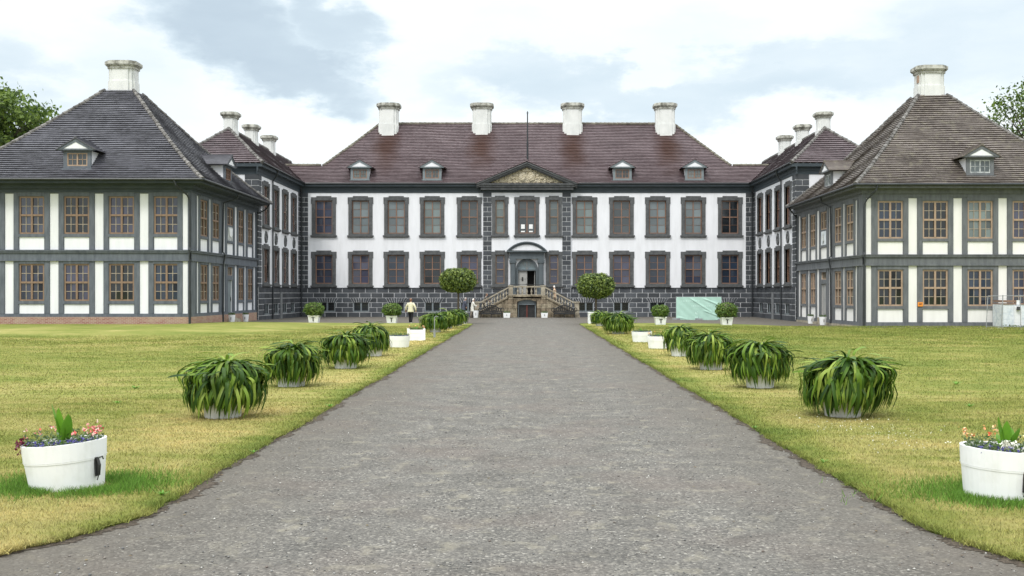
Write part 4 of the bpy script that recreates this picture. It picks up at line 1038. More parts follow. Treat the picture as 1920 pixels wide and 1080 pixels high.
def gravel_material():
    m = bpy.data.materials.new('grey_gravel'); m.use_nodes = True; nt = m.node_tree; L = nt.links.new; N = nt.nodes.new
    b = nt.nodes['Principled BSDF']; b.inputs['Roughness'].default_value = .9; b.inputs['Specular IOR Level'].default_value = .3
    geo = N('ShaderNodeNewGeometry'); pos = geo.outputs['Position']
    def noise(scale, det=6, rough=.6, st=(1, 1, 1)):
        mp = N('ShaderNodeMapping'); mp.inputs['Scale'].default_value = st; L(pos, mp.inputs[0])
        n = N('ShaderNodeTexNoise'); n.inputs['Scale'].default_value = scale; n.inputs['Detail'].default_value = det; n.inputs['Roughness'].default_value = rough; L(mp.outputs[0], n.inputs['Vector']); return n.outputs['Fac']
    def ramp(x, stops):
        c = N('ShaderNodeValToRGB'); L(x, c.inputs[0]); e = c.color_ramp.elements
        e[0].position, e[0].color = stops[0][0], (*stops[0][1], 1); e[1].position, e[1].color = stops[-1][0], (*stops[-1][1], 1)
        for p, q in stops[1:-1]: y = e.new(p); y.color = (*q, 1)
        return c.outputs[0]
    def mix(f, a, c, mode='MIX'):
        x = N('ShaderNodeMixRGB'); x.blend_type = mode
        if isinstance(f, float): x.inputs[0].default_value = f
        else: L(f, x.inputs[0])
        for i, q in ((1, a), (2, c)):
            if isinstance(q, tuple): x.inputs[i].default_value = (*q, 1)
            else: L(q, x.inputs[i])
        return x.outputs[0]
    vo = N('ShaderNodeTexVoronoi'); vo.inputs['Scale'].default_value = 48; L(pos, vo.inputs['Vector'])
    v2 = N('ShaderNodeTexVoronoi'); v2.inputs['Scale'].default_value = 24; L(pos, v2.inputs['Vector'])
    sp = N('ShaderNodeSeparateColor'); L(vo.outputs['Color'], sp.inputs[0])
    stones = ramp(sp.outputs[0], [(0, (.045, .045, .046)), (.35, (.11, .11, .11)), (.75, (.20, .196, .19)), (.95, (.32, .31, .29)), (1, (.55, .54, .52))])
    base = mix(.68, ramp(noise(30, 8, .8), [(.3, (.07, .07, .07)), (.7, (.23, .226, .22))]), stones)
    base = mix(ramp(noise(1.1, 4), [(.35, (0, 0, 0)), (.7, (.5, .5, .5))]), base, (.155, .15, .145))
    dust = ramp(noise(3.6, 8, .6, (1, .8, 1)), [(.55, (0, 0, 0)), (.68, (.6, .6, .6))])
    base = mix(dust, base, (.31, .295, .25))
    dk = ramp(noise(1.5, 8, .7), [(.36, (.74, .74, .74)), (.56, (1, 1, 1))]); base = mix(1.0, base, dk, 'MULTIPLY')
    red = ramp(noise(.5, 3), [(.48, (0, 0, 0)), (.66, (.28, .28, .28))]); base = mix(red, base, (.17, .135, .125))
    sep = N('ShaderNodeSeparateXYZ'); L(pos, sep.inputs[0]); ab = N('ShaderNodeMath'); ab.operation = 'ABSOLUTE'; L(sep.outputs[0], ab.inputs[0])
    ad = N('ShaderNodeMath'); ad.operation = 'MULTIPLY_ADD'; L(noise(1.5), ad.inputs[0]); ad.inputs[1].default_value = 1.2; L(ab.outputs[0], ad.inputs[2])
    mr = N('ShaderNodeMapRange'); L(ad.outputs[0], mr.inputs[0]); mr.inputs['From Min'].default_value = 2.4; mr.inputs['From Max'].default_value = 4.3; mr.inputs['To Max'].default_value = .62
    base = mix(mr.outputs[0], base, (.108, .097, .083))
    base = mix(1.0, base, (.98, .95, .885), 'MULTIPLY')
    L(base, b.inputs['Base Color'])
    h = N('ShaderNodeMath'); h.operation = 'ADD'; L(vo.outputs['Distance'], h.inputs[0]); L(v2.outputs['Distance'], h.inputs[1])
    bp = N('ShaderNodeBump'); bp.inputs['Strength'].default_value = .8; bp.inputs['Distance'].default_value = .012; bp.invert = True
    L(h.outputs[0], bp.inputs['Height']); L(bp.outputs[0], b.inputs['Normal']); return m
M['lawn'] = lawn_material(); M['blade'] = blade_material('mown_grass_blade'); M['lush'] = blade_material('lush_grass_blade', True); M['gravel'] = gravel_material()

def build_ground():
    xs = sorted(set([-1500, -400, -150, -80] + list(np.arange(-60, 61, 2.0)) + [80, 150, 400, 1500]))
    ys = sorted(set([-300, -80] + list(np.arange(-30, 121, 2.0)) + [160, 300, 700, 2500]))
    V = np.array([(x, y, gz(x, y)) for y in ys for x in xs]); nx = len(xs)
    F = np.array([(j * nx + i, j * nx + i + 1, (j + 1) * nx + i + 1, (j + 1) * nx + i) for j in range(len(ys) - 1) for i in range(nx - 1)])
    tag(link('ground', np_mesh('ground', V, F, M['gravel'], True)), kind='structure')
    for s, nm in ((-1, 'lawn'), (1, 'lawn')):
        us = [0, .03, .1, .25, .5, .8, 1.2, 1.8, 2.5, 3.5, 5, 7, 9, 11, 13, 14.5, 15.5, 16.2, 17, 17.8, 19, 21, 24, 28, 33, 40, 56]
        N = 340; V = []; 
        for j in range(N + 1):
            v = j / N; v = v ** 1.0
            for k, u in enumerate(us):
                xa = 3.5 + u; y = -6 + v * (ytop(xa, s) + 6)
                x = s * (edge_x(y, s) + u) if u < 6 else s * (3.5 + u)
                lift = .045 * min(1, .35 + u * 8) + .01 * math.sin(x * 1.1) * math.sin(y * .9)
                V.append((x, y, gz(x, y) + lift))
        n = len(us); F = [(j * n + i, j * n + i + 1, (j + 1) * n + i + 1, (j + 1) * n + i) for j in range(N) for i in range(n - 1)]
        # skirts: a small cut edge beside the gravel
        m = len(V); 
        for j in range(N + 1): x, y, z = V[j * n]; V.append((x - s * .02, y, z - .08))
        for j in range(N): F.append((m + j, m + j + 1, (j + 1) * n, j * n))
        m = len(V)
        for i in range(n): x, y, z = V[N * n + i]; V.append((x, y + .03, z - .08))
        for i in range(n - 1): F.append((m + i, m + i + 1, N * n + i + 1, N * n + i))
        F = np.array(F); 
        if s < 0: F = F[:, ::-1]
        tag(link('lawn', np_mesh('lawn', np.array(V), F, M['lawn'], True)), kind='structure')
build_ground()

def blades(name, P, h, w, material, lean=.5, label=None):
    n = len(P); a = rng.uniform(0, 2 * np.pi, n); hh = h * rng.uniform(.5, 1.3, n); ww = w * rng.uniform(.7, 1.3, n)
    ux, uy = np.cos(a), np.sin(a); b = rng.uniform(0, 2 * np.pi, n); ln = hh * lean * rng.uniform(.1, 1.4, n)
    V = np.zeros((n, 3, 3)); V[:, 0] = P; V[:, 1] = P; V[:, 2] = P
    V[:, 0, 0] -= ux * ww; V[:, 0, 1] -= uy * ww; V[:, 1, 0] += ux * ww; V[:, 1, 1] += uy * ww
    V[:, 2, 0] += np.cos(b) * ln; V[:, 2, 1] += np.sin(b) * ln; V[:, 2, 2] += hh
    o = link(name, np_mesh(name, V.reshape(-1, 3), np.arange(3 * n).reshape(n, 3), material)); tag(o, kind='stuff'); return o
def edge_np(y, s):
    return np.array([edge_x(t, s) for t in y])
def scatter(s, y0, y1, dens, margin=1.0):
    # points inside the part of the lawn that the photograph sees
    ymax = .56 * y1 + margin; n = int(dens * (y1 - y0) * (ymax - 3.3)); y = rng.uniform(y0, y1, n); x = rng.uniform(3.3, ymax, n)
    ok = (x < .50 * y + margin) & (x > edge_np(y, s) + .0); x, y = x[ok] * s, y[ok]
    z = .042 + .01 * np.sin(x * 1.1) * np.sin(y * .9) - .012 * (np.abs(x) < edge_np(y, s) + .06)
    return np.stack([x, y, z], 1)
for s in (-1, 1):
    blades('grass', scatter(s, 6.8, 12, 2600, 1.6), .030, .0034, M['blade'], 1.0)
    blades('grass', scatter(s, 12, 20, 1300, 2.0), .032, .0050, M['blade'], 1.0)
    blades('grass', scatter(s, 20, 40, 260, 3.0), .036, .0085, M['blade'], 1.0)
    blades('grass', scatter(s, 40, 63.5, 190, .3), .040, .014, M['blade'], 1.0)
    # ragged rim of the turf
    y = 7 + (60 - 7) * rng.uniform(0, 1, 14000) ** 2.2; e = edge_np(y, s); x = (e + rng.normal(0, .024, len(y)) + .03 * np.sin(y * 31) * np.sin(y * 13.7) * (y < 30) + .005) * s
    blades('grass', np.stack([x, y, np.full(len(y), .02)], 1), .05, .004, M['blade'], 1.3)

def soil_strip():
    for s in (-1, 1):
        ys = list(np.arange(6.2, 26, .02)) + list(np.arange(26, 64, .08)); V = []
        for y in ys:
            e = edge_x(y, s); w = .055 + .05 * math.sin(y * 3.1 + s) + .03 * math.sin(y * 9.7) + rng.uniform(-.03, .05) + .07 * max(0, math.sin(y * .9 + s * 2))
            w = max(.01, w); V.append((s * (e - w), y, gz(0, y) + .004)); V.append((s * (e + .06), y, gz(0, y) + .012))
        F = np.array([(2 * i, 2 * i + 2, 2 * i + 3, 2 * i + 1) for i in range(len(ys) - 1)])
        if s < 0: F = F[:, ::-1]
        m = M.get('edge_soil') or mat('dry_turf_edge_soil', (.030, .022, .015), 1, (.12, .095, .07), 26, bump=1, bscale=60); M['edge_soil'] = m
        tag(link('soil_edge', np_mesh('soil_edge', np.array(V), F, m)), kind='structure')
soil_strip()
def pebbles():
    n = 9000; y = 6.5 + 16 * rng.uniform(0, 1, n) ** 1.6; x = rng.uniform(-4.6, 4.6, n); ok = np.abs(x) < edge_np(y, 1) - .02; x, y = x[ok], y[ok]; n = len(x)
    base = np.array([(1, 0, 0), (0, 1, 0), (-1, 0, 0), (0, -1, 0), (0, 0, .8), (0, 0, -.6)]); f = [(0, 1, 4), (1, 2, 4), (2, 3, 4), (3, 0, 4), (1, 0, 5), (2, 1, 5), (3, 2, 5), (0, 3, 5)]
    r = rng.gamma(2.2, .0022, n) + .002; r = np.minimum(r, .016); a = rng.uniform(0, 6.28, n); sq = rng.uniform(.6, 1.2, (n, 6, 1))
    V = base[None] * r[:, None, None] * sq; c, s_ = np.cos(a)[:, None], np.sin(a)[:, None]
    X = V[:, :, 0] * c - V[:, :, 1] * s_; Y = V[:, :, 0] * s_ + V[:, :, 1] * c; V = np.stack([X + x[:, None], Y + y[:, None], V[:, :, 2] + r[:, None] * .4], 2)
    F = (np.arange(n)[:, None, None] * 6 + np.array(f)[None]).reshape(-1, 3)
    m = mat('loose_stone', (.3, .3, .28), .8, island=1, rnd=[(.10, .10, .10), (.20, .195, .19), (.16, .13, .11), (.30, .29, .27), (.5, .49, .46), (.13, .13, .13)])
    tag(link('gravel_stones', np_mesh('gravel_stones', V.reshape(-1, 3), F, m)), kind='stuff')
pebbles()

# ================================================================== tubs and plants
def smear(P, n): return P
def strap_plant(seed, R_=.70, H=.95, n=430, W=.021):
    """long strap leaves that rise from the crowded crown, arch over and hang down to the ground"""
    r = np.random.default_rng(seed); V = []; F = []; K = 10
    for i in range(n):
        a = r.uniform(0, 2 * np.pi); q = r.uniform(0, 1); sc = R_ / .70
        r0 = (.02 + .40 * q * r.uniform(.5, 1)) * sc; z = .46 + (H - .52) * (1 - .8 * q ** 2) * r.uniform(.35, 1.0)
        el = R(66 - 24 * q + r.uniform(-14, 12)); end = R(-r.uniform(90, 112)); L_ = r.uniform(.60, 1.15) * sc; pw = r.uniform(.36, .60)
        if r.uniform() < .07: el = R(84); end = R(-25); L_ *= .55; z += .1
        zs = r.uniform(.03, .27); w = W * r.uniform(.5, 1.1); st = r.uniform(-.8, .8); o = len(V); rr = r0; m = 0; fin = False
        for k in range(K + 1):
            s = k / K; e = el + (end - el) * s ** pw; aa = a + st * s * .5
            ww = w * (.6 + .75 * math.sin(math.pi * min(1, .15 + s * .6))) * (1 if k < K - 1 else .6)
            if k == K or z < zs: ww = .001; fin = True
            cx, cy = rr * math.cos(aa), rr * math.sin(aa); tx, ty = -math.sin(aa), math.cos(aa); tw = st * 1.1 * s; dz = ww * .45
            nx_, nz_ = -math.sin(e), math.cos(e)
            V.append((cx + tx * ww, cy + ty * ww, z + tw * ww)); V.append((cx - math.cos(aa) * nx_ * dz, cy - math.sin(aa) * nx_ * dz, z - nz_ * dz)); V.append((cx - tx * ww, cy - ty * ww, z - tw * ww)); m += 1
            if fin: break
            rr += math.cos(e) * L_ / K * .92; z += math.sin(e) * L_ / K
        for k in range(m - 1):
            q_ = o + 3 * k; F.append((q_, q_ + 1, q_ + 4, q_ + 3)); F.append((q_ + 1, q_ + 2, q_ + 5, q_ + 4))
    return np.array(V), np.array(F)
def round_tub(mb, r0, r1, h, seg=26):
    mb.lathe([(r0, 0), (r0 + (r1 - r0) * .62, h * .62), (r0 + (r1 - r0) * .62 + .005, h * .622), (r0 + (r1 - r0) * .70 + .005, h * .70), (r1, h), (r1 - .035, h), (r1 - .045, h - .07)], seg, cap=False)
def agapanthus(px, py, s, wpx, label, seed, yoff=.36):
    r_ = random.Random(seed)
    D = 2.05 * 1970 / (py - 549) ; y = D + yoff; x = (px - 988) * y / 1970; rad = wpx * y / 1970 / 2
    t = thing('potted_agapanthus', label, 'potted plant', (x, y, gz(x, y) + .045), group='arching leafy plants in tubs lining the path')
    tb = MB(); round_tub(tb, .28, .34, .46); link('tub', tb.mesh('tub', M['tub']), t)
    so = MB(); so.lathe([(.001, .38), (.27, .38)], 20, cap=False); link('soil', so.mesh('soil', M['soil']), t)
    rad *= 1.0 if px < 988 else .92
    V, F = strap_plant(seed, rad * r_.uniform(.92, 1.0), s, int(880 * (rad / .7) ** .8), .019)
    ln = np.array([r_.uniform(-.10, .10), r_.uniform(-.08, .08)]); q_ = np.clip((V[:, 2] / s - .45) / .4, 0, 1); V[:, :2] *= (1 + .42 * q_ * q_ * (3 - 2 * q_))[:, None]; V[:, :2] *= (1 - .24 * np.clip(1 - V[:, 2] / .42, 0, 1))[:, None]; V[:, :2] *= rad / np.percentile(np.hypot(V[:, 0], V[:, 1]), 98.8); V[:, 2] = np.where(V[:, 2] > .3, .3 + (V[:, 2] - .3) * (s * .95 - .3) / (np.percentile(V[:, 2], 99.2) - .3), V[:, 2]); V[:, :2] += V[:, 2:3] * ln[None]; V[:, 0] *= r_.uniform(.95, 1.06)
    link('foliage', np_mesh('foliage', V, F, M['strap'], True), t); return t
AG = [(418, 793, .98, 167, 'nearest drooping strap-leaf plant left of the path, hiding its tub', 1), (546, 731, .98, 116, 'second drooping plant left of the path, white tub showing through leaves', 2),
      (648, 695, .98, 94, 'third drooping plant from the front left of the path', 3), (699, 671, 1.06, 74, 'tall drooping plant left of the path beside a white flower tub', 4),
      (816, 625, 1.0, 56, 'drooping plant behind the small stake left of the path', 5), (838, 618, 1.0, 50, 'middle plant of the far group of three left of the path', 6), (857, 612, 1.0, 46, 'farthest drooping plant left of the path beside the white box', 7),
      (1580, 790, 1.02, 184, 'largest nearest drooping plant right of the path over white tub', 8), (1425, 733, 1.02, 128, 'second drooping plant right of the path with white tub gaps', 9),
      (1333, 698, 1.02, 108, 'third drooping plant from the front right of the path', 10), (1276, 672, 1.0, 74, 'fourth drooping plant right of the path beside a violet flower tub', 11),
      (1159, 628, 1.05, 70, 'wide drooping plant right of the path behind two flower tubs', 12), (1126, 613, .9, 44, 'farthest drooping plant right of the path by the white box', 13)]
for (px, py, H, w, lab, sd_) in AG: agapanthus(px, py, H, w, lab, sd_)

def petals(pts, size, n=5):
    C = np.repeat(np.array(pts), n, 0) + rng.normal(0, size * .5, (len(pts) * n, 3)); return leaf_cards(C, size * .8, 0)
def paddle_leaf(mb, base, az, h, w, lean):
    K = 8; vs = []; n = len(mb.v)
    for k in range(K + 1):
        s = k / K; c = Vector(base) + Vector((math.cos(az) * lean * s ** 1.6, math.sin(az) * lean * s ** 1.6, h * s)); ww = w * math.sin(math.pi * (.06 + .90 * s)) ** .8 if k < K else .003
        t = Vector((-math.sin(az), math.cos(az), 0)); q = Vector((math.cos(az), math.sin(az), 0)) * ww * .35
        vs += [c + t * ww + q, c, c - t * ww + q]
    fs = []
    for k in range(K): fs += [(3 * k, 3 * k + 1, 3 * k + 4, 3 * k + 3), (3 * k + 1, 3 * k + 2, 3 * k + 5, 3 * k + 4)]
    mb.add(vs, fs)
def flower_tub(x, y, label, seed, r1=.42, r0=.36, h=.47, colours=('pink', 'blue', 'wine'), tall=.3, tilt=(0, 0), square=False, handle=0, canna=True, rz=0, sx=1.0):
    rr = np.random.default_rng(seed)
    t = thing('flower_tub', label, 'flower tub', (x, y, gz(x, y) - .0), rz, group='white flower tubs beside the path'); t.rotation_euler = (tilt[0], tilt[1], rz)
    tb = MB()
    if square:
        hw = r1
        for i in range(4):
            m = Matrix.Rotation(i * math.pi / 2, 4, 'Z'); tb.T = m
            for j in range(3): tb.box(-hw + .05, hw - .05, -hw + .003 * (j % 2), -hw + .03, .03 + j * h / 3.2, .03 + (j + 1) * h / 3.2 - .008)
            tb.box(-hw - .01, -hw + .08, -hw - .01, -hw + .08, 0, h + .03); 
        tb.T = Matrix.Identity(4); tb.box(-hw + .02, hw - .02, -hw + .02, hw - .02, .04, h - .1)
    else: round_tub(tb, r0, r1, h, 36); tb.lathe([(r1 * .98, h * .655), (r1 * .985, h * .66)], 36, cap=False)
    link('tub', tb.mesh('tub', M['tub'], smooth=False), t)
    so = MB(); so.lathe([(.001, h - .06), (r1 * .92, h - .06)], 20, cap=False) if not square else so.box(-r1 + .03, r1 - .03, -r1 + .03, r1 - .03, h - .1, h - .06)
    link('soil', so.mesh('soil', M['soil']), t)
    if handle:
        hd = MB(Matrix.Rotation(handle, 4, 'Z')); hd.tube([(0, -r1 - .0, h * .64), (0, -r1 - .02, h * .5), (.0, -r1 + .0, h * .30)], .016, 8); hd.tube([(0, -r1 - .01, h * .64), (.04, -r1 - .03, h * .66), (.06, -r1 - .02, h * .6)], .007, 6)
        hd.tube([(0, -r1 - .0, h * .30), (-.015, -r1 + .01, h * .20)], .006, 6); hd.box(-.02, .02, -r1 + .01, -r1 + .03, h * .28, h * .66)
        link('iron_handle', hd.mesh('iron_handle', M['iron']), t)
    n = 900; a = rr.uniform(0, 2 * np.pi, n); rad = r1 * .95 * np.sqrt(rr.uniform(0, 1, n)); C = np.stack([rad * np.cos(a), rad * np.sin(a), h - .05 + rr.uniform(0, .13, n) * (.6 + .6 * np.sin(a * 3 + seed) ** 2)], 1)
    V, F = leaf_cards(C, .022, .4, aspect=.4); link('bedding_leaves', np_mesh('bedding_leaves', V, F, M['herb']), t)
    for ci, c in enumerate(colours):
        k = 26 if c != 'blue' else 60; a0 = seed + ci * 2.1; pts = []
        for i in range(k):
            if c == 'pink' or c == 'orange': aa = [(-.25, .3), (2.9, .35), (.3, .5), (1.2, .6)][i % 4]; an = aa[0] + rr.normal(0, aa[1]); rd = r1 * rr.uniform(.75, 1.02); zc = h + rr.uniform(.06, .15)
            elif c == 'blue': an = rr.choice([-1.2, -.5, -2.6, -1.8]) + rr.normal(0, .2); rd = r1 * rr.uniform(.72, .95); zc = h - .02 + rr.uniform(0, .06)
            elif c == 'whitef': an = -1.95 + rr.normal(0, .12); rd = r1 * rr.uniform(.55, .75); zc = h + rr.uniform(.0, .08)
            else: an = -2.75 + rr.normal(0, .16); rd = r1 * rr.uniform(.85, 1.08); zc = h + rr.uniform(-.10, .07)
            pts.append((rd * math.cos(an), rd * math.sin(an), zc))
        V, F = petals(pts, .024 if c != 'blue' else .015); link(c + '_flowers' if c not in ('wine', 'blue', 'whitef') else {'wine': 'dark_red_flowers', 'blue': 'violet_flowers', 'whitef': 'white_flowers'}[c], np_mesh('flowers', V, F, M[c]), t)
    if canna:
        cn = MB()
        for i, (az, hh, ww, le) in enumerate([(.4, tall, .055, .09), (2.6, tall * .75, .065, .13), (4.2, tall * .7, .065, .07), (1.5, tall * .9, .05, .05), (5.6, tall * .5, .05, .12)]): paddle_leaf(cn, (.0, 0, h - .06), az + seed, hh, ww, le)
        link('upright_leaves', cn.mesh('upright_leaves', M['canna'], smooth=True, recalc=False), t)
    return t
flower_tub(-4.77, 10.92, 'nearest white tub on the left with pink and dark red flowers', 3, .415, .355, .51, tall=.46, tilt=(0, R(-4.5)), handle=R(70))
flower_tub(4.73, 10.42, 'nearest white tub on the right with orange and violet flowers, cut by the frame', 9, .43, .37, .52, ('orange', 'blue', 'whitef'), tall=.36, tilt=(0, R(2.5)), handle=R(1))
flower_tub(-4.72, 38.9, 'white tub with grey-green plants left of the path behind fourth drooping plant', 5, .40, .34, .46, ('blue',), tall=.16)
flower_tub(-4.66, 44.2, 'square white planter with corner post left of the path near a small stake', 6, .36, .36, .52, ('orange',), tall=.2, square=True, rz=R(8))
flower_tub(4.76, 38.1, 'white tub with violet flowers right of the path beside fourth drooping plant', 7, .40, .34, .48, ('blue', 'orange'), tall=.16)
flower_tub(4.70, 43.0, 'white tub of grey leaves right of the path, farther of the pair', 8, .42, .36, .46, ('blue',), tall=.2)
def stake():
    x = (820 - 988) * 49 / 1970; t = thing('garden_stake', 'small grey metal stake in the turf before the far left plants', 'stake', (x, 47.5, .04))
    m = MB(); m.tube([(0, 0, 0), (0, 0, .35)], .05, 8); m.tube([(0, 0, .3), (.0, 0, .92), (.09, 0, .95), (.16, 0, .93)], .017, 6); link('post', m.mesh('post', M['steel']), t)
stake()

def bush_mesh(rx, rz, n, size, seed, pw=2.4, bumps=.10):
    r = np.random.default_rng(seed); d = r.normal(size=(n, 3)); d /= np.linalg.norm(d, axis=1)[:, None]
    ph = r.uniform(0, 6, 6); b = 1 + bumps * (np.sin(d[:, 0] * 7 + ph[0]) * np.sin(d[:, 1] * 6 + ph[1]) + np.sin(d[:, 2] * 8 + ph[2]) * np.sin(d[:, 0] * 9 + ph[3])) * .6
    rad = b * (1 - .30 * r.uniform(0, 1, n) ** 2) * (1 + .05 * r.normal(size=n))
    C = d * rad[:, None] * ((np.abs(d) ** pw).sum(1) ** (-1 / pw))[:, None] * np.array([rx, rx, rz]); V, F = leaf_cards(C, size, .2, d, .6, .8); return V, F
def boxwood(px, py, w, hpx, label, seed):
    D = 2.05 * 1970 / (py - 549) + .3; x = (px - 988) * D / 1970
    t = thing('potted_shrub', label, 'potted shrub', (x, D, gz(x, D)), group='round shrubs in white tubs on the gravel')
    m = MB(); m.prism_z([(-.29, -.29), (.29, -.29), (.29, .29), (-.29, .29)], 0, .52, top=1.22); m.prism_z([(-.37, -.37), (.37, -.37), (.37, .37), (-.37, .37)], .47, .53)
    link('tub', m.mesh('tub', M['tub']), t)
    k = MB(); k.box(-.10, .10, -.37, -.345, .36, .40); k.box(-.025, .025, -.365, -.33, .14, .36); link('iron_handle', k.mesh('iron_handle', M['iron']), t)
    V, F = bush_mesh(w * D / 1970 / 2 * .94, hpx * D / 1970 / 2 * .94, 2600, .055, seed, bumps=.12); V = V + np.array([0, 0, .50 + hpx * D / 1970 / 2 * .86])
    link('foliage', np_mesh('foliage', V, F, M['box']), t)
    b = MB(); b.lathe([(.01, .5), (w * D / 1970 / 2 * .6, .62), (w * D / 1970 / 2 * .72, .5 + hpx * D / 1970 / 2), (w * D / 1970 / 2 * .55, .45 + hpx * D / 1970 * .8), (.01, .5 + hpx * D / 1970 * .86)], 14, cap=False); link('inner_twigs', b.mesh('inner_twigs', M['bark']), t)
boxwood(589, 607, 38, 27, 'round green shrub in white tub farthest left before the palace', 1)
boxwood(735, 607, 37, 26, 'round green shrub in white tub beside the woman in a cream jacket', 2)
boxwood(1238, 610, 33, 25, 'darker green shrub in white tub left of the mint banner', 3)
boxwood(1362, 610, 42, 31, 'large bushy shrub in white tub overlapping the mint banner', 4)

def round_tree(px, yb, label, seed, cy, w, h, bx):
    x = (px - 988) * 68.5 / 1970; z0 = gz(x, 68.5); s = 68.5 / 1970
    t = thing('standard_tree', label, 'clipped tree', (x, 68.5, z0), group='clipped trees in white boxes at the head of the path')
    zc = 2.05 + (549 - cy) * s; tr = MB(); tr.tube([(0, 0, .5), (.02, 0, zc - h * s * .45), (0, 0, zc)], [.075, .06, .05], 8)
    for a in range(7): tr.tube([(0, 0, zc - h * s * .5), (.55 * math.cos(a * .9), .55 * math.sin(a * .9), zc + .1)], [.045, .015], 6)
    link('trunk', tr.mesh('trunk', M['bark']), t)
    V, F = bush_mesh(w * s / 2 * .93, h * s / 2 * 1.03, 7500, .082, seed, 2.5, bumps=.05)
    zz = V[:, 2] / (h * s / 2); V = V + np.array([0, 0, zc]); link('crown', np_mesh('crown', V, F, M['topiary']), t)
    b = MB(); hw = .48; hh = .80
    ox = bx
    b.T = Matrix.Translation((ox, 0, 0))
    b.box(-hw, hw, -hw, hw, .10, hh); b.box(-hw - .03, hw + .03, -hw - .03, hw + .03, hh - .07, hh)
    for i in (-1, 1):
        for j in (-1, 1): b.box(i * (hw - .05) - .065, i * (hw - .05) + .065, j * (hw - .05) - .065, j * (hw - .05) + .065, -.0, hh + .01)
    link('planter_box', b.mesh('planter_box', M['tub']), t); return t
round_tree(859, 0, 'clipped round-headed tree in white box left of the staircase', 21, 526, 70, 42, .05)
round_tree(1117, 0, 'clipped round-headed tree in white box right of the staircase', 22, 536, 71, 43, .0)

def small_tub(x, y, label, grp, w=.46, h=.50, box=False, plants=True):
    t = thing('small_planter', label, 'planter', (x, y, gz(x, y)), group=grp); m = MB()
    if box: m.prism_z([(-w / 2 * .84, -.16), (w / 2 * .84, -.16), (w / 2 * .84, .16), (-w / 2 * .84, .16)], 0, h, top=1.16)
    else: m.lathe([(w / 2 * .78, 0), (w / 2, h), (w / 2 - .03, h), (w / 2 - .04, h - .06), (.0, h - .06)], 20, cap=False)
    link('tub', m.mesh('tub', M['tub']), t)
    k = MB(); k.box(-.015, .02, -w / 2 - .0 if not box else -.2, -w / 2 + .05 if not box else -.15, h * .35, h * .7); link('iron_handle', k.mesh('iron_handle', M['iron']), t)
    if plants:
        n = 160; C = np.stack([rng.uniform(-w * .42, w * .42, n), rng.uniform(-.14, .14, n), h + rng.uniform(0, .13, n)], 1); V, F = leaf_cards(C, .04, .3); link('foliage', np_mesh('foliage', V, F, M['herb']), t)
G1 = 'white tubs at the foot of the staircase'; G2 = 'white tubs flanking the pavilion doors'
small_tub(-4.43, 91.0, 'tall white bin-shaped tub beside the left bench and the person in white', G1, .5, .62, plants=False)
small_tub(-1.75, 91.3, 'white trough between the left bench and the cellar door', G1, .64, .42, True)
small_tub(1.52, 91.3, 'white trough between the cellar door and the right bench', G1, .62, .42, True)
small_tub(-20.0, 71.2, 'white tub left of the grey door on the brick-plinthed pavilion', G2); small_tub(-19.95, 74.5, 'white tub right of the grey door on the brick-plinthed pavilion', G2)
small_tub(20.0, 71.0, 'white tub right of the door of the brown-roofed pavilion, nearer one', G2, .5, .55); small_tub(20.0, 74.0, 'white tub left of the door of the brown-roofed pavilion, farther one', G2, .48, .52)

def bench(x, y, label):
    t = thing('garden_bench', label, 'bench', (x, y, gz(x, y)), group='ornate dark benches against the staircase')
    s = MB(); 
    for i in range(4): s.box(-.92, .92, -.26 + i * .13, -.16 + i * .13, .43, .465)
    s.box(-.92, .92, -.26, -.22, .30, .43)
    link('seat', s.mesh('seat', M['iron']), t)
    b = MB(); zt = lambda u: .88 + .20 * max(0, 1 - (u / .55) ** 2) if abs(u) < .55 else .88 - .12 * math.sin((abs(u) - .55) / .4 * 1.6)
    us = [-.95 + 1.9 * i / 24 for i in range(25)]
    b.tube([(u, .27, zt(u)) for u in us], .05, 6); b.box(-.92, .92, .25, .29, .50, .60)
    for i in range(11): u = -.8 + i * .16; b.box(u - .045, u + .045, .255, .285, .5, zt(u))
    for e in (-1, 1): b.tube([(e * .95 + .17 * math.cos(a), .27, .68 + .17 * math.sin(a)) for a in [k * .5 for k in range(14)]], .03, 6)
    for e in (-.3, .3): b.tube([(e + .13 * math.cos(a), .27, .75 + .13 * math.sin(a)) for a in [k * .5 for k in range(14)]], .02, 6)
    link('backrest', b.mesh('backrest', M['iron']), t)
    for e in (-1, 1):
        a = MB(); a.tube([(e * .92, -.28, .44), (e * .94, -.30, .66), (e * .92, -.1, .70), (e * .92, .27, .70)], .03, 6); link('armrest', a.mesh('armrest', M['iron']), t)
        for yy in (-.24, .25): l = MB(); l.tube([(e * .88, yy, .45), (e * .90, yy + (.04 if yy > 0 else -.03), 0)], [.035, .028], 6); link('leg', l.mesh('leg', M['iron']), t)
    l = MB(); l.box(-.03, .03, -.22, .25, 0, .43); link('middle_support', l.mesh('middle_support', M['iron']), t)
bench((921 - 988) * 91.4 / 1970, 91.4, 'ornate dark bench against the left flight of the staircase'); bench((1058 - 988) * 91.4 / 1970, 91.4, 'ornate dark bench against the right flight of the staircase')

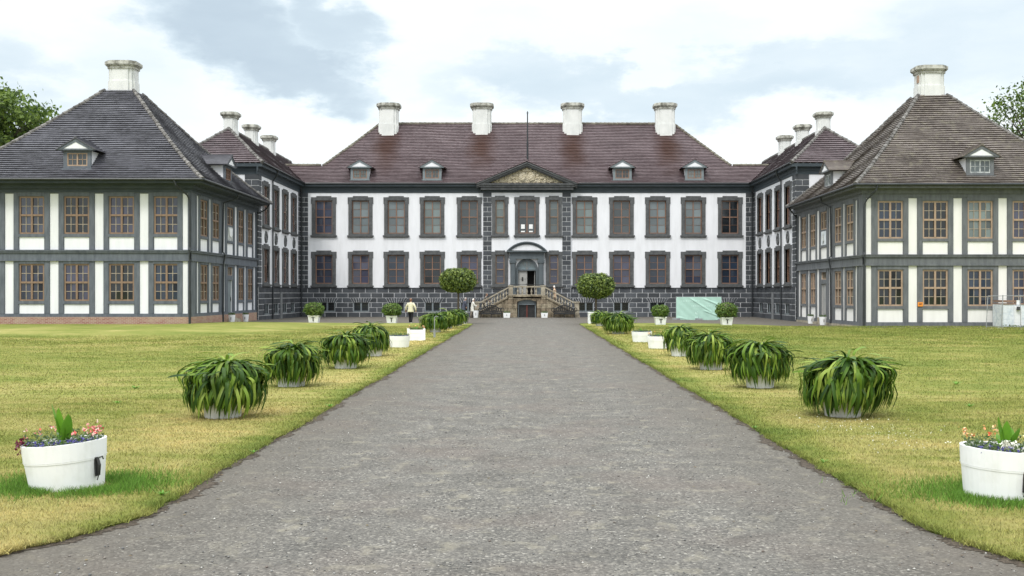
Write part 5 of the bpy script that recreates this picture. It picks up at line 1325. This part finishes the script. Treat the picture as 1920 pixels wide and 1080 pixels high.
def banner():
    y = 82; s = y / 1970; x0, x1 = (1268 - 988) * s, (1352.5 - 988) * s; z1, z0 = 2.05 + (549 - 557) * s, 2.05 + (549 - 600) * s
    t = thing('banner_fence', 'creased mint green banner on a low frame before the palace base', 'banner', ((x0 + x1) / 2, y, gz(x0, y)))
    f = MB(); 
    for x in (x0, (x0 + x1) / 2, x1): f.tube([(x, y + .04, gz(x, y)), (x, y + .04, z1 + .05)], .03, 6); f.box(x - .28, x + .28, y - .1, y + .2, gz(x, y), gz(x, y) + .12)
    f.tube([(x0, y + .04, z1), (x1, y + .04, z1)], .025, 6); f.tube([(x0, y + .04, z0), (x1, y + .04, z0)], .025, 6); part('frame', f, M['steel'], t)
    nx, nz = 90, 46; V = []; W = x1 - x0; H = z1 - z0
    def fold(u, v):
        d = 0
        for (a, b, c, k, w_) in ((.30, .95, .70, -1.25, .035), (.58, .95, 1.1, -.8, .03), (.60, .42, 1.0, -.75, .03), (.0, .14, .3, -.5, .03)):
            dist = (v - (b + (u - a) * k)) ; 
            if a - .02 <= u <= c + .1: d += .055 * math.exp(-(dist / w_) ** 2) * min(1, (u - a + .02) * 12)
        return d * min(1, 12 * u * (1 - u), 9 * v * (1 - v)) + .012 * math.sin(u * 9 + v * 5) + .006 * math.sin(u * 31 + v * 17)
    for j in range(nz + 1):
        for i in range(nx + 1): u, v = i / nx, j / nz; V.append((x0 + u * W, y - fold(u, v), z0 + v * H))
    F = [(j * (nx + 1) + i, j * (nx + 1) + i + 1, (j + 1) * (nx + 1) + i + 1, (j + 1) * (nx + 1) + i) for j in range(nz) for i in range(nx)]
    m = MB(); m.add(V, F); part('banner_cloth', m, M['banner'], t, smooth=True)
    k = MB(); r = random.Random(3)                                 # faint illegible print
    def mark(u, v, w_, h_): X = x0 + u * W; Z = z0 + v * H; k.box(X, X + w_ * W, y - fold(u, v) - .012, y - fold(u, v) - .006, Z, Z + h_ * H)
    u = .12
    while u < .52: w_ = r.choice([.018, .026, .034]); mark(u, .80, w_ * .8, .05); u += w_ + .018
    u = .34
    while u < .80: w_ = r.choice([.018, .026, .034]); mark(u, .58, w_ * .75, .06); u += w_ + .014
    mark(.42, .26, .025, .10); mark(.45, .22, .018, .12); mark(.41, .10, .07, .04); mark(.46, .34, .02, .03)
    part('faint_print', k, M['banner_mark'], t)
banner()

# right-hand corner: site fence and whitewashed shed
def site_corner():
    y = 60.3; s = y / 1970; X = lambda p: (p - 988) * s; Z = lambda p: 2.05 + (549 - p) * s; g = gz(21, y)
    t = thing('site_fence', 'thin grey mesh fence panel leaning before the brown-roofed pavilion', 'fence', (X(1880), y, g))
    f = MB(); f.tube([(X(1849), y, g), (X(1853), y + .05, Z(555))], .022, 6); f.tube([(X(1878), y, g), (X(1881), y + .04, Z(553))], .028, 8); f.tube([(X(1853), y + .05, Z(555)), (X(1935), y + .05, Z(554))], .018, 6); f.tube([(X(1849), y, g + .25), (X(1935), y, g + .2)], .012, 6)
    f.tube([(X(1914), y, g), (X(1914), y + .05, Z(553))], .02, 6)
    part('frame', f, M['steel'], t)
    m = MB()
    for i in range(34): x = X(1853) + i * .075; m.tube([(x, y + .03, g + .2), (x, y + .05, Z(555))], .0028, 4, caps=False)
    for i in range(9): z = g + .25 + i * .2; m.tube([(X(1850), y + .03, z), (X(1935), y + .03, z)], .0028, 4, caps=False)
    part('wire_mesh', m, M['steel'], t)
    for p in (1850, 1880, 1914): 
        b = MB(); b.box(X(p) - .3, X(p) + .3, y - .12, y + .12, g, g + .11); part('foot_block', b, M['lead'], t)
    y2 = 62.2; s2 = y2 / 1970; X2_ = lambda p: (p - 988) * s2; Z2 = lambda p: 2.05 + (549 - p) * s2
    w = thing('garden_shed', 'low whitewashed shed with brown lintel behind the mesh fence', 'shed', (X2_(1905), y2, gz(21, y2)))
    b = MB(); b.box(X2_(1881), X2_(1980), y2, y2 + 1.4, -.3, Z2(571)); part('wall', b, M['panel_white'], w)
    l = MB(); l.box(X2_(1881), X2_(1905), y2 - .05, y2 + 1.3, Z2(567) - .0, Z2(563)); l.box(X2_(1881), X2_(1985), y2 - .04, y2 + 1.45, Z2(571), Z2(569)); part('lintel', l, M['sash_old'], w)
    p = MB(); p.box(X2_(1900), X2_(1913), y2 - .18, y2, -.3, Z2(573)); part('pilaster', p, M['plaster'], w)
    la = MB(); la.tube([(X2_(1906), y2 - .28, Z2(575)), (X2_(1906), y2 - .26, Z2(581))], [.10, .13], 10); part('wall_lamp', la, M['iron'], w)
    po = MB(); po.box(X2_(1905), X2_(1910.5), y2 - .1, y2 + .1, Z2(571), Z2(563)); part('white_vent', po, M['plaster'], w)
    n = 900; C = np.stack([rng.uniform(X2_(1878), X2_(1960), n), rng.uniform(y2 - .9, y2 - .1, n), gz(21, y2) + rng.uniform(0, .35, n) * rng.uniform(.2, 1, n)], 1); V, F = leaf_cards(C, .06, .3)
    tag(link('weeds', np_mesh('weeds', V, F, M['herb'])), kind='stuff')
    y3 = 64.1 - .12; s3 = y3 / 1970; sg = MB(); sg.box((1721 - 988) * s3, (1730.5 - 988) * s3, y3, y3 + .03, 2.05 + (549 - 574.5) * s3, 2.05 + (549 - 566.5) * s3)
    o = part('wall_sign', sg, M['orange_sign']); tag(o, 'small orange warning plate on the timber post between two lower windows', 'sign')
    sm = MB(); sm.box((1723 - 988) * s3, (1728 - 988) * s3, y3 - .006, y3 - .001, 2.05 + (549 - 571.5) * s3, 2.05 + (549 - 570.3) * s3); sm.box((1723.5 - 988) * s3, (1729 - 988) * s3, y3 - .006, y3 - .001, 2.05 + (549 - 569.3) * s3, 2.05 + (549 - 568.6) * s3); part('sign_print', sm, M['red'], o)
site_corner()

# lush tufts round the nearest tubs, clover, one weed
def weeds():
    spots = [(-3.62, 10.4, .8), (-3.44, 13.2, .6), (3.5, 12.4, .7), (3.38, 15.6, .6), (-6.3, 15.5, 1), (-7.4, 19, 1), (6.9, 13.6, 1), (7.8, 18.5, 1), (5.6, 12.2, .8), (-3.46, 18.5, .8), (-8.2, 22, 1.2), (9.4, 23, 1.2), (6.3, 20.5, .9)]
    for i, (x, y, k) in enumerate(spots):
        w = MB(); r = random.Random(i)
        for j in range(r.randint(7, 11)): paddle_leaf(w, (r.uniform(-.02, .02), r.uniform(-.02, .02), 0), j * .65 + r.uniform(-.2, .2), r.uniform(.03, .06) * k, .014 * k, r.uniform(.06, .11) * k)
        for v_ in range(len(w.v)): a, b, c = w.v[v_]; w.v[v_] = (a + x, b + y, c + .045)
        yield w
def build_weeds():
    m = MB()
    for w in weeds(): m.add(w.v, w.f)
    tag(link('lawn_weeds', m.mesh('lawn_weeds', M['canna'], recalc=False)), kind='stuff')
    n = 260; y = 7 + 30 * rng.uniform(0, 1, n) ** 1.5; x = rng.uniform(-3.4, 3.4, n); x = np.where(rng.uniform(0, 1, n) < .6, np.sign(x) * rng.uniform(2.7, 3.5, n), x)
    C = np.stack([x, y, np.full(n, .008)], 1); V, F = leaf_cards(C, .022, 3, jitter=.3); V[:, 2] = np.abs(V[:, 2] - .008) * .5 + .006
    lm = mat('dry_leaf', (.1, .06, .03), .8, island=1, rnd=[(.05, .035, .02), (.14, .09, .04), (.20, .16, .07), (.08, .06, .04)])
    tag(link('leaf_litter', np_mesh('leaf_litter', V, F, lm)), kind='stuff')
build_weeds()
def lush():
    for (cx, cy, r) in ((-4.77, 10.9, .40), (4.73, 10.4, .41)):
        n = 11000; a = rng.uniform(0, 6.283, n); d = r * .86 + np.abs(rng.normal(0, .24, n)) * (1 + .5 * (np.sin(a - .5) > .2)); x, y = cx + d * np.cos(a) * 1.12, cy + d * np.sin(a) * .9
        if cx < 0: x = x + np.where(np.cos(a) > 0, .30 * rng.uniform(0, 1, n), 0)
        ok = np.hypot(x - cx, y - cy) > r * .9; blades('grass', np.stack([x[ok], y[ok], np.full(ok.sum(), .03)], 1), .075, .0042, M['lush'], .8)
    n = 240; C = np.stack([rng.normal(4.95, .45, n), rng.normal(15.0, 1.0, n), rng.uniform(.08, .10, n)], 1); V, F = leaf_cards(C, .011, 1); tag(link('clover_flowers', np_mesh('clover_flowers', V, F, M['whitef'])), kind='stuff')
    w = MB()
    for i in range(9): paddle_leaf(w, (0, 0, 0), i * .7, .03, .016, .09)
    t = link('rosette_weed', w.mesh('rosette_weed', M['canna'], recalc=False), None, (-3.98, 8.5, .012)); tag(t, 'small green rosette weed in the gravel at the lower left', 'weed')
lush()
# far trees
def tree(x, y, ztop, rad, label, seed, n=9000, leaf=.26, hole=.35, h0=None, spread=1.0):
    r = np.random.default_rng(seed); t = thing('deciduous_tree', label, 'tree', (x, y, 0), group='trees beyond the pavilions'); zc = ztop - rad * 1.05
    b = MB(); b.tube([(0, 0, -.3), (.1, .1, zc * .5), (0, 0, zc), (.2, 0, ztop - rad * .4)], [.45, .36, .26, .08], 9); cl = []
    rr = random.Random(seed)
    for i in range(26):
        a = rr.uniform(0, 6.28); el = rr.uniform(-.35, 1.45); L_ = rad * rr.uniform(.6, 1.0) * spread; s0 = Vector((0, 0, zc + rr.uniform(-.5, .4) * rad)); e = Vector((math.cos(a) * math.cos(el), math.sin(a) * math.cos(el), math.sin(el))) * L_ + Vector((0, 0, zc))
        m = s0.lerp(e, .5) + Vector((0, 0, rad * .08)); b.tube([s0, m, e], [.11, .06, .02], 5); cl.append(e); cl.append(m)
        for j in range(3): q = e + Vector((rr.gauss(0, .3), rr.gauss(0, .3), rr.gauss(0, .26))) * rad * .42; b.tube([m, q], [.035, .01], 4); cl.append(q)
    link('trunk', b.mesh('trunk', M['bark']), t)
    cl = np.array([tuple(c) for c in cl]); k = r.integers(0, len(cl), n); sz = rad * hole * .55 * r.uniform(.4, 1.0, len(cl)); C = cl[k] + r.normal(size=(n, 3)) * sz[k][:, None] * np.array([1, 1, .62]); V, F = leaf_cards(C, leaf, .3)
    link('crown', np_mesh('crown', V, F, M['leaf']), t)
tree(-53.0, 105, 22.5, 6.3, 'leafy green tree rising behind the dark-roofed pavilion', 11, 15000, .24, .34)
tree(52.5, 108, 23.4, 5.8, 'sparse airy tree rising behind the brown-roofed pavilion', 12, 4600, .2, .30, spread=1.05)

# ================================================================== people
def skin_body(name, J, E, joined, voxel=.013):
    """one continuous body: skinned skeleton + head, ears, nose and fingers, fused by a remesh"""
    names = list(J); me = bpy.data.meshes.new(name); me.from_pydata([J[k][0] for k in names], [(names.index(a), names.index(b)) for a, b in E], [])
    o = bpy.data.objects.new(name, me); COL.objects.link(o)
    sk = o.modifiers.new('skin', 'SKIN'); sk.use_smooth_shade = True
    lay = me.skin_vertices[0] if me.skin_vertices else None
    if lay is None:
        bm = bmesh.new(); bm.from_mesh(me); bm.verts.layers.skin.verify(); bm.to_mesh(me); bm.free(); lay = me.skin_vertices[0]
    for i, k in enumerate(names): rr = J[k][1]; lay.data[i].radius = (rr, rr) if not isinstance(rr, tuple) else rr
    lay.data[0].use_root = True
    sub = o.modifiers.new('sub', 'SUBSURF'); sub.levels = 1; sub.render_levels = 1
    dg = bpy.context.evaluated_depsgraph_get(); dg.update(); em = bpy.data.meshes.new_from_object(o.evaluated_get(dg))
    bm = bmesh.new(); bm.from_mesh(em); bm.from_mesh(joined)
    m2 = bpy.data.meshes.new(name); bm.to_mesh(m2); bm.free(); bpy.data.objects.remove(o)
    o2 = bpy.data.objects.new(name, m2); COL.objects.link(o2); rm = o2.modifiers.new('r', 'REMESH'); rm.mode = 'VOXEL'; rm.voxel_size = voxel; rm.use_smooth_shade = True
    dg = bpy.context.evaluated_depsgraph_get(); dg.update(); fm = bpy.data.meshes.new_from_object(o2.evaluated_get(dg)); bpy.data.objects.remove(o2); return fm
def loft(mb, rings, seg=16):
    vs = []
    for (c, rx, ry) in rings:
        for k in range(seg): a = 2 * math.pi * k / seg; vs.append((c[0] + rx * math.cos(a), c[1] + ry * math.sin(a), c[2]))
    fs = [(i * seg + k, i * seg + (k + 1) % seg, (i + 1) * seg + (k + 1) % seg, (i + 1) * seg + k) for i in range(len(rings) - 1) for k in range(seg)]
    fs.append(tuple(range(seg - 1, -1, -1))); fs.append(tuple(range((len(rings) - 1) * seg, len(rings) * seg))); mb.add(vs, fs)
M['skin'] = mat('skin', (.50, .30, .22), .6)
def cloth(name, c): return mat(name, c, .9, tuple(x * .75 for x in c), 14, bump=.3)
def person(label, loc, rz, H=1.66, lean=0, hips=(0, 0, 0), legs=((.10, .10), (-.10, -.10)), arms=((.10, 0, -.3), (.10, 0, -.3)), coat=(.75, .72, .6), hem=.72, trousers=(.01, .01, .015), hair=(.12, .07, .05), shoes=(.6, .6, .58), turn=0, longhair=0, look=0):
    """local +y is forward; legs: (foot forward, knee forward) for left/right; arms: (elbow side, elbow fwd, hand offset)"""
    k = H / 1.70; t = thing('person', label, 'person', loc, rz); ln = lambda z: lean * max(0, z - .93)
    def q(x, y, z): return (x * k, (y + ln(z)) * k, z * k)
    J = {'pelvis': (q(0, 0, .95), .125), 'waist': (q(0, 0, 1.10), .115), 'chest': (q(0, .0, 1.30), (.15 * k, .115 * k)), 'neckb': (q(0, 0, 1.43), .07), 'neck': (q(0, .01, 1.50), .052), 'headb': (q(0, .03, 1.56), .06)}
    E = [('pelvis', 'waist'), ('waist', 'chest'), ('chest', 'neckb'), ('neckb', 'neck'), ('neck', 'headb')]; extra = MB(); sl = MB(); tr = MB(); sh = MB()
    for i, s in enumerate((-1, 1)):
        ff, kf = legs[i]; n = 'L' if s < 0 else 'R'
        J['hip' + n] = (q(s * .09, 0, .88), .088); J['knee' + n] = (q(s * .10, kf, .49), .056); J['ank' + n] = (q(s * .10, ff - .04, .09), .040); J['toe' + n] = (q(s * .11, ff + .12, .035), .032)
        E += [('pelvis', 'hip' + n), ('hip' + n, 'knee' + n), ('knee' + n, 'ank' + n), ('ank' + n, 'toe' + n)]
        el, ef, hz = arms[i]; sho = q(s * .185, 0, 1.38); elb = q(s * (.20 + el), ef, 1.12); hd = q(s * (.20 + el * 1.1), ef + (.05 if hz < -.1 else .22), 1.12 + hz * .88)
        J['sho' + n] = (sho, .058); J['elb' + n] = (elb, .042); J['wri' + n] = (hd, .028)
        E += [('chest', 'sho' + n), ('sho' + n, 'elb' + n), ('elb' + n, 'wri' + n)]
        d = (Vector(hd) - Vector(elb)).normalized(); w = Vector(hd); side = d.cross(Vector((1, 0, 0))).normalized() if abs(d.x) < .9 else Vector((0, 1, 0))
        extra.tube([w - d * .01, w + d * .045, w + d * .09], [.026, .036, .034], 8)
        for f in range(4):
            o_ = side * (-.03 + f * .02); L_ = (.062, .075, .070, .055)[f]; a = w + d * .085 + o_; cu = Vector((-s * .012, 0, 0)); extra.tube([a, a + d * L_ * .5 + cu * .5, a + d * L_ * .9 + cu * 1.8], [.0095, .009, .007], 6)
        extra.tube([w + d * .03 + side * .025, w + d * .06 + side * .055 - Vector((s * .01, 0, 0)), w + d * .09 + side * .06 - Vector((s * .015, 0, 0))], [.012, .011, .008], 6)
        sl.tube([Vector(sho) + Vector((-s * .03, 0, .02)), Vector(sho).lerp(Vector(elb), .5), elb, Vector(elb).lerp(Vector(hd), .5), Vector(elb).lerp(Vector(hd), .93)], [.082, .076, .064, .06, .062], 10)
        tr.tube([q(s * .085, 0, .92), q(s * .095, kf * .5, .70), q(s * .10, kf, .48), q(s * .10, (kf + ff) / 2 - .03, .28), q(s * .10, ff - .045, .09)], [.108, .098, .076, .070, .068], 10)
        a = q(s * .10, ff - .07, .0); sh.tube([Vector(a) + Vector((0, -.01, .05)), Vector(a) + Vector((0, .10, .05)), Vector(a) + Vector((s * .01, .2, .035))], [.048, .046, .03], 8)
    hc = Vector(q(0, .035, 1.615)); hb = MB(Matrix.Translation(hc) @ Matrix.Rotation(look, 4, 'Z'))
    prof = [(.001, -.115), (.045, -.105), (.064, -.06), (.074, 0), (.076, .04), (.066, .08), (.04, .106), (.001, .115)]; hb.lathe(prof, 14, sy=1.18, cap=False)
    hb.tube([(0, .078, .01), (0, .105, -.018)], [.010, .014], 6)
    for s in (-1, 1): hb.tube([(s * .070, .0, -.01), (s * .084, -.01, .015)], [.018, .014], 6)
    for m_ in (hb, ): extra.add(m_.v, m_.f)
    body = skin_body('person_body', J, E, extra.mesh('x', M['skin'])); body.materials.clear(); body.materials.append(M['skin']); link('body', body, t)
    fc = MB(Matrix.Translation(hc) @ Matrix.Rotation(look, 4, 'Z'))
    for s in (-1, 1): fc.tube([(s * .030, .080, .012), (s * .030, .088, .012)], .008, 6)
    fc.box(-.022, .022, .082, .090, -.055, -.048); link('face_features', fc.mesh('face_features', M['wine']), t)
    h = MB(Matrix.Translation(hc) @ Matrix.Rotation(look, 4, 'Z')); h.lathe([(.082, -.02 - longhair), (.088, .02), (.085, .06), (.066, .10), (.035, .125), (.001, .130)], 14, cy=-.022, sy=1.12, cap=False)
    h.lathe([(.05, -.08 - longhair), (.078, -.02), (.085, .02)], 12, cy=-.035, cap=False); link('hair', h.mesh('hair', mat('hair', hair, .7, tuple(min(1, x * 1.6) for x in hair), 60), smooth=True), t)
    cm = cloth('coat_cloth', coat); c = MB(); rings = []
    for z, rx, ry in ((1.47, .07, .065), (1.43, .16, .09), (1.36, .205, .12), (1.22, .20, .135), (1.08, .19, .14), (.95, .21, .155), (hem + .04, .24, .175), (hem, .245, .18)): rings.append((q(0, 0, z), rx * k, ry * k))
    loft(c, rings); c.add(sl.v, sl.f); link('jacket', c.mesh('jacket', cm, smooth=True), t)
    link('trousers', tr.mesh('trousers', cloth('trouser_cloth', trousers), smooth=True), t); link('shoes', sh.mesh('shoes', cloth('shoe_leather', shoes), smooth=True), t); return t
def px(p, y): return (p - 988) * y / 1970
person('person in cream jacket and black trousers walking away towards the palace', (px(770, 69.9), 69.9, gz(-7.7, 69.9)), R(-12), 1.64, .04, legs=((.20, .14), (-.16, .0)), arms=((.16, .05, -.25), (.16, -.05, -.25)), coat=(.74, .70, .52), hem=.80, hair=(.16, .08, .05))
person('person in long slate blue coat standing behind the left plants', (px(869, 91.0), 91.0, gz(-5.5, 91)), R(-75), 1.72, .22, arms=((.02, .12, -.22), (.02, .15, -.2)), coat=(.075, .085, .12), hem=.62, trousers=(.008, .008, .012), hair=(.35, .33, .32), shoes=(.02, .02, .02))
person('person in white coat and beige trousers beside the tall white tub', (px(885.5, 91.2), 91.2, gz(-4.7, 91)), R(-80), 1.62, .12, arms=((.02, .18, -.08), (.02, .16, -.08)), coat=(.76, .75, .68), hem=.58, trousers=(.30, .25, .20), hair=(.62, .60, .57), shoes=(.08, .06, .05))
person('person in grey top stooping on the left flight of steps', (px(908, 93.2), 93.2, .30), R(-90), 1.66, .30, arms=((.02, .20, -.10), (.02, .22, -.08)), coat=(.22, .19, .16), hem=.82, trousers=(.012, .012, .02), hair=(.14, .09, .06), shoes=(.03, .03, .03))
person('grey-haired person in peach cardigan climbing the right flight of steps', (px(1041, 93.2), 93.2, .98), R(80), 1.66, .12, arms=((.03, .08, -.2), (.03, .1, -.2)), coat=(.72, .52, .36), hem=.66, trousers=(.35, .25, .2), hair=(.70, .68, .66), shoes=(.03, .03, .03))
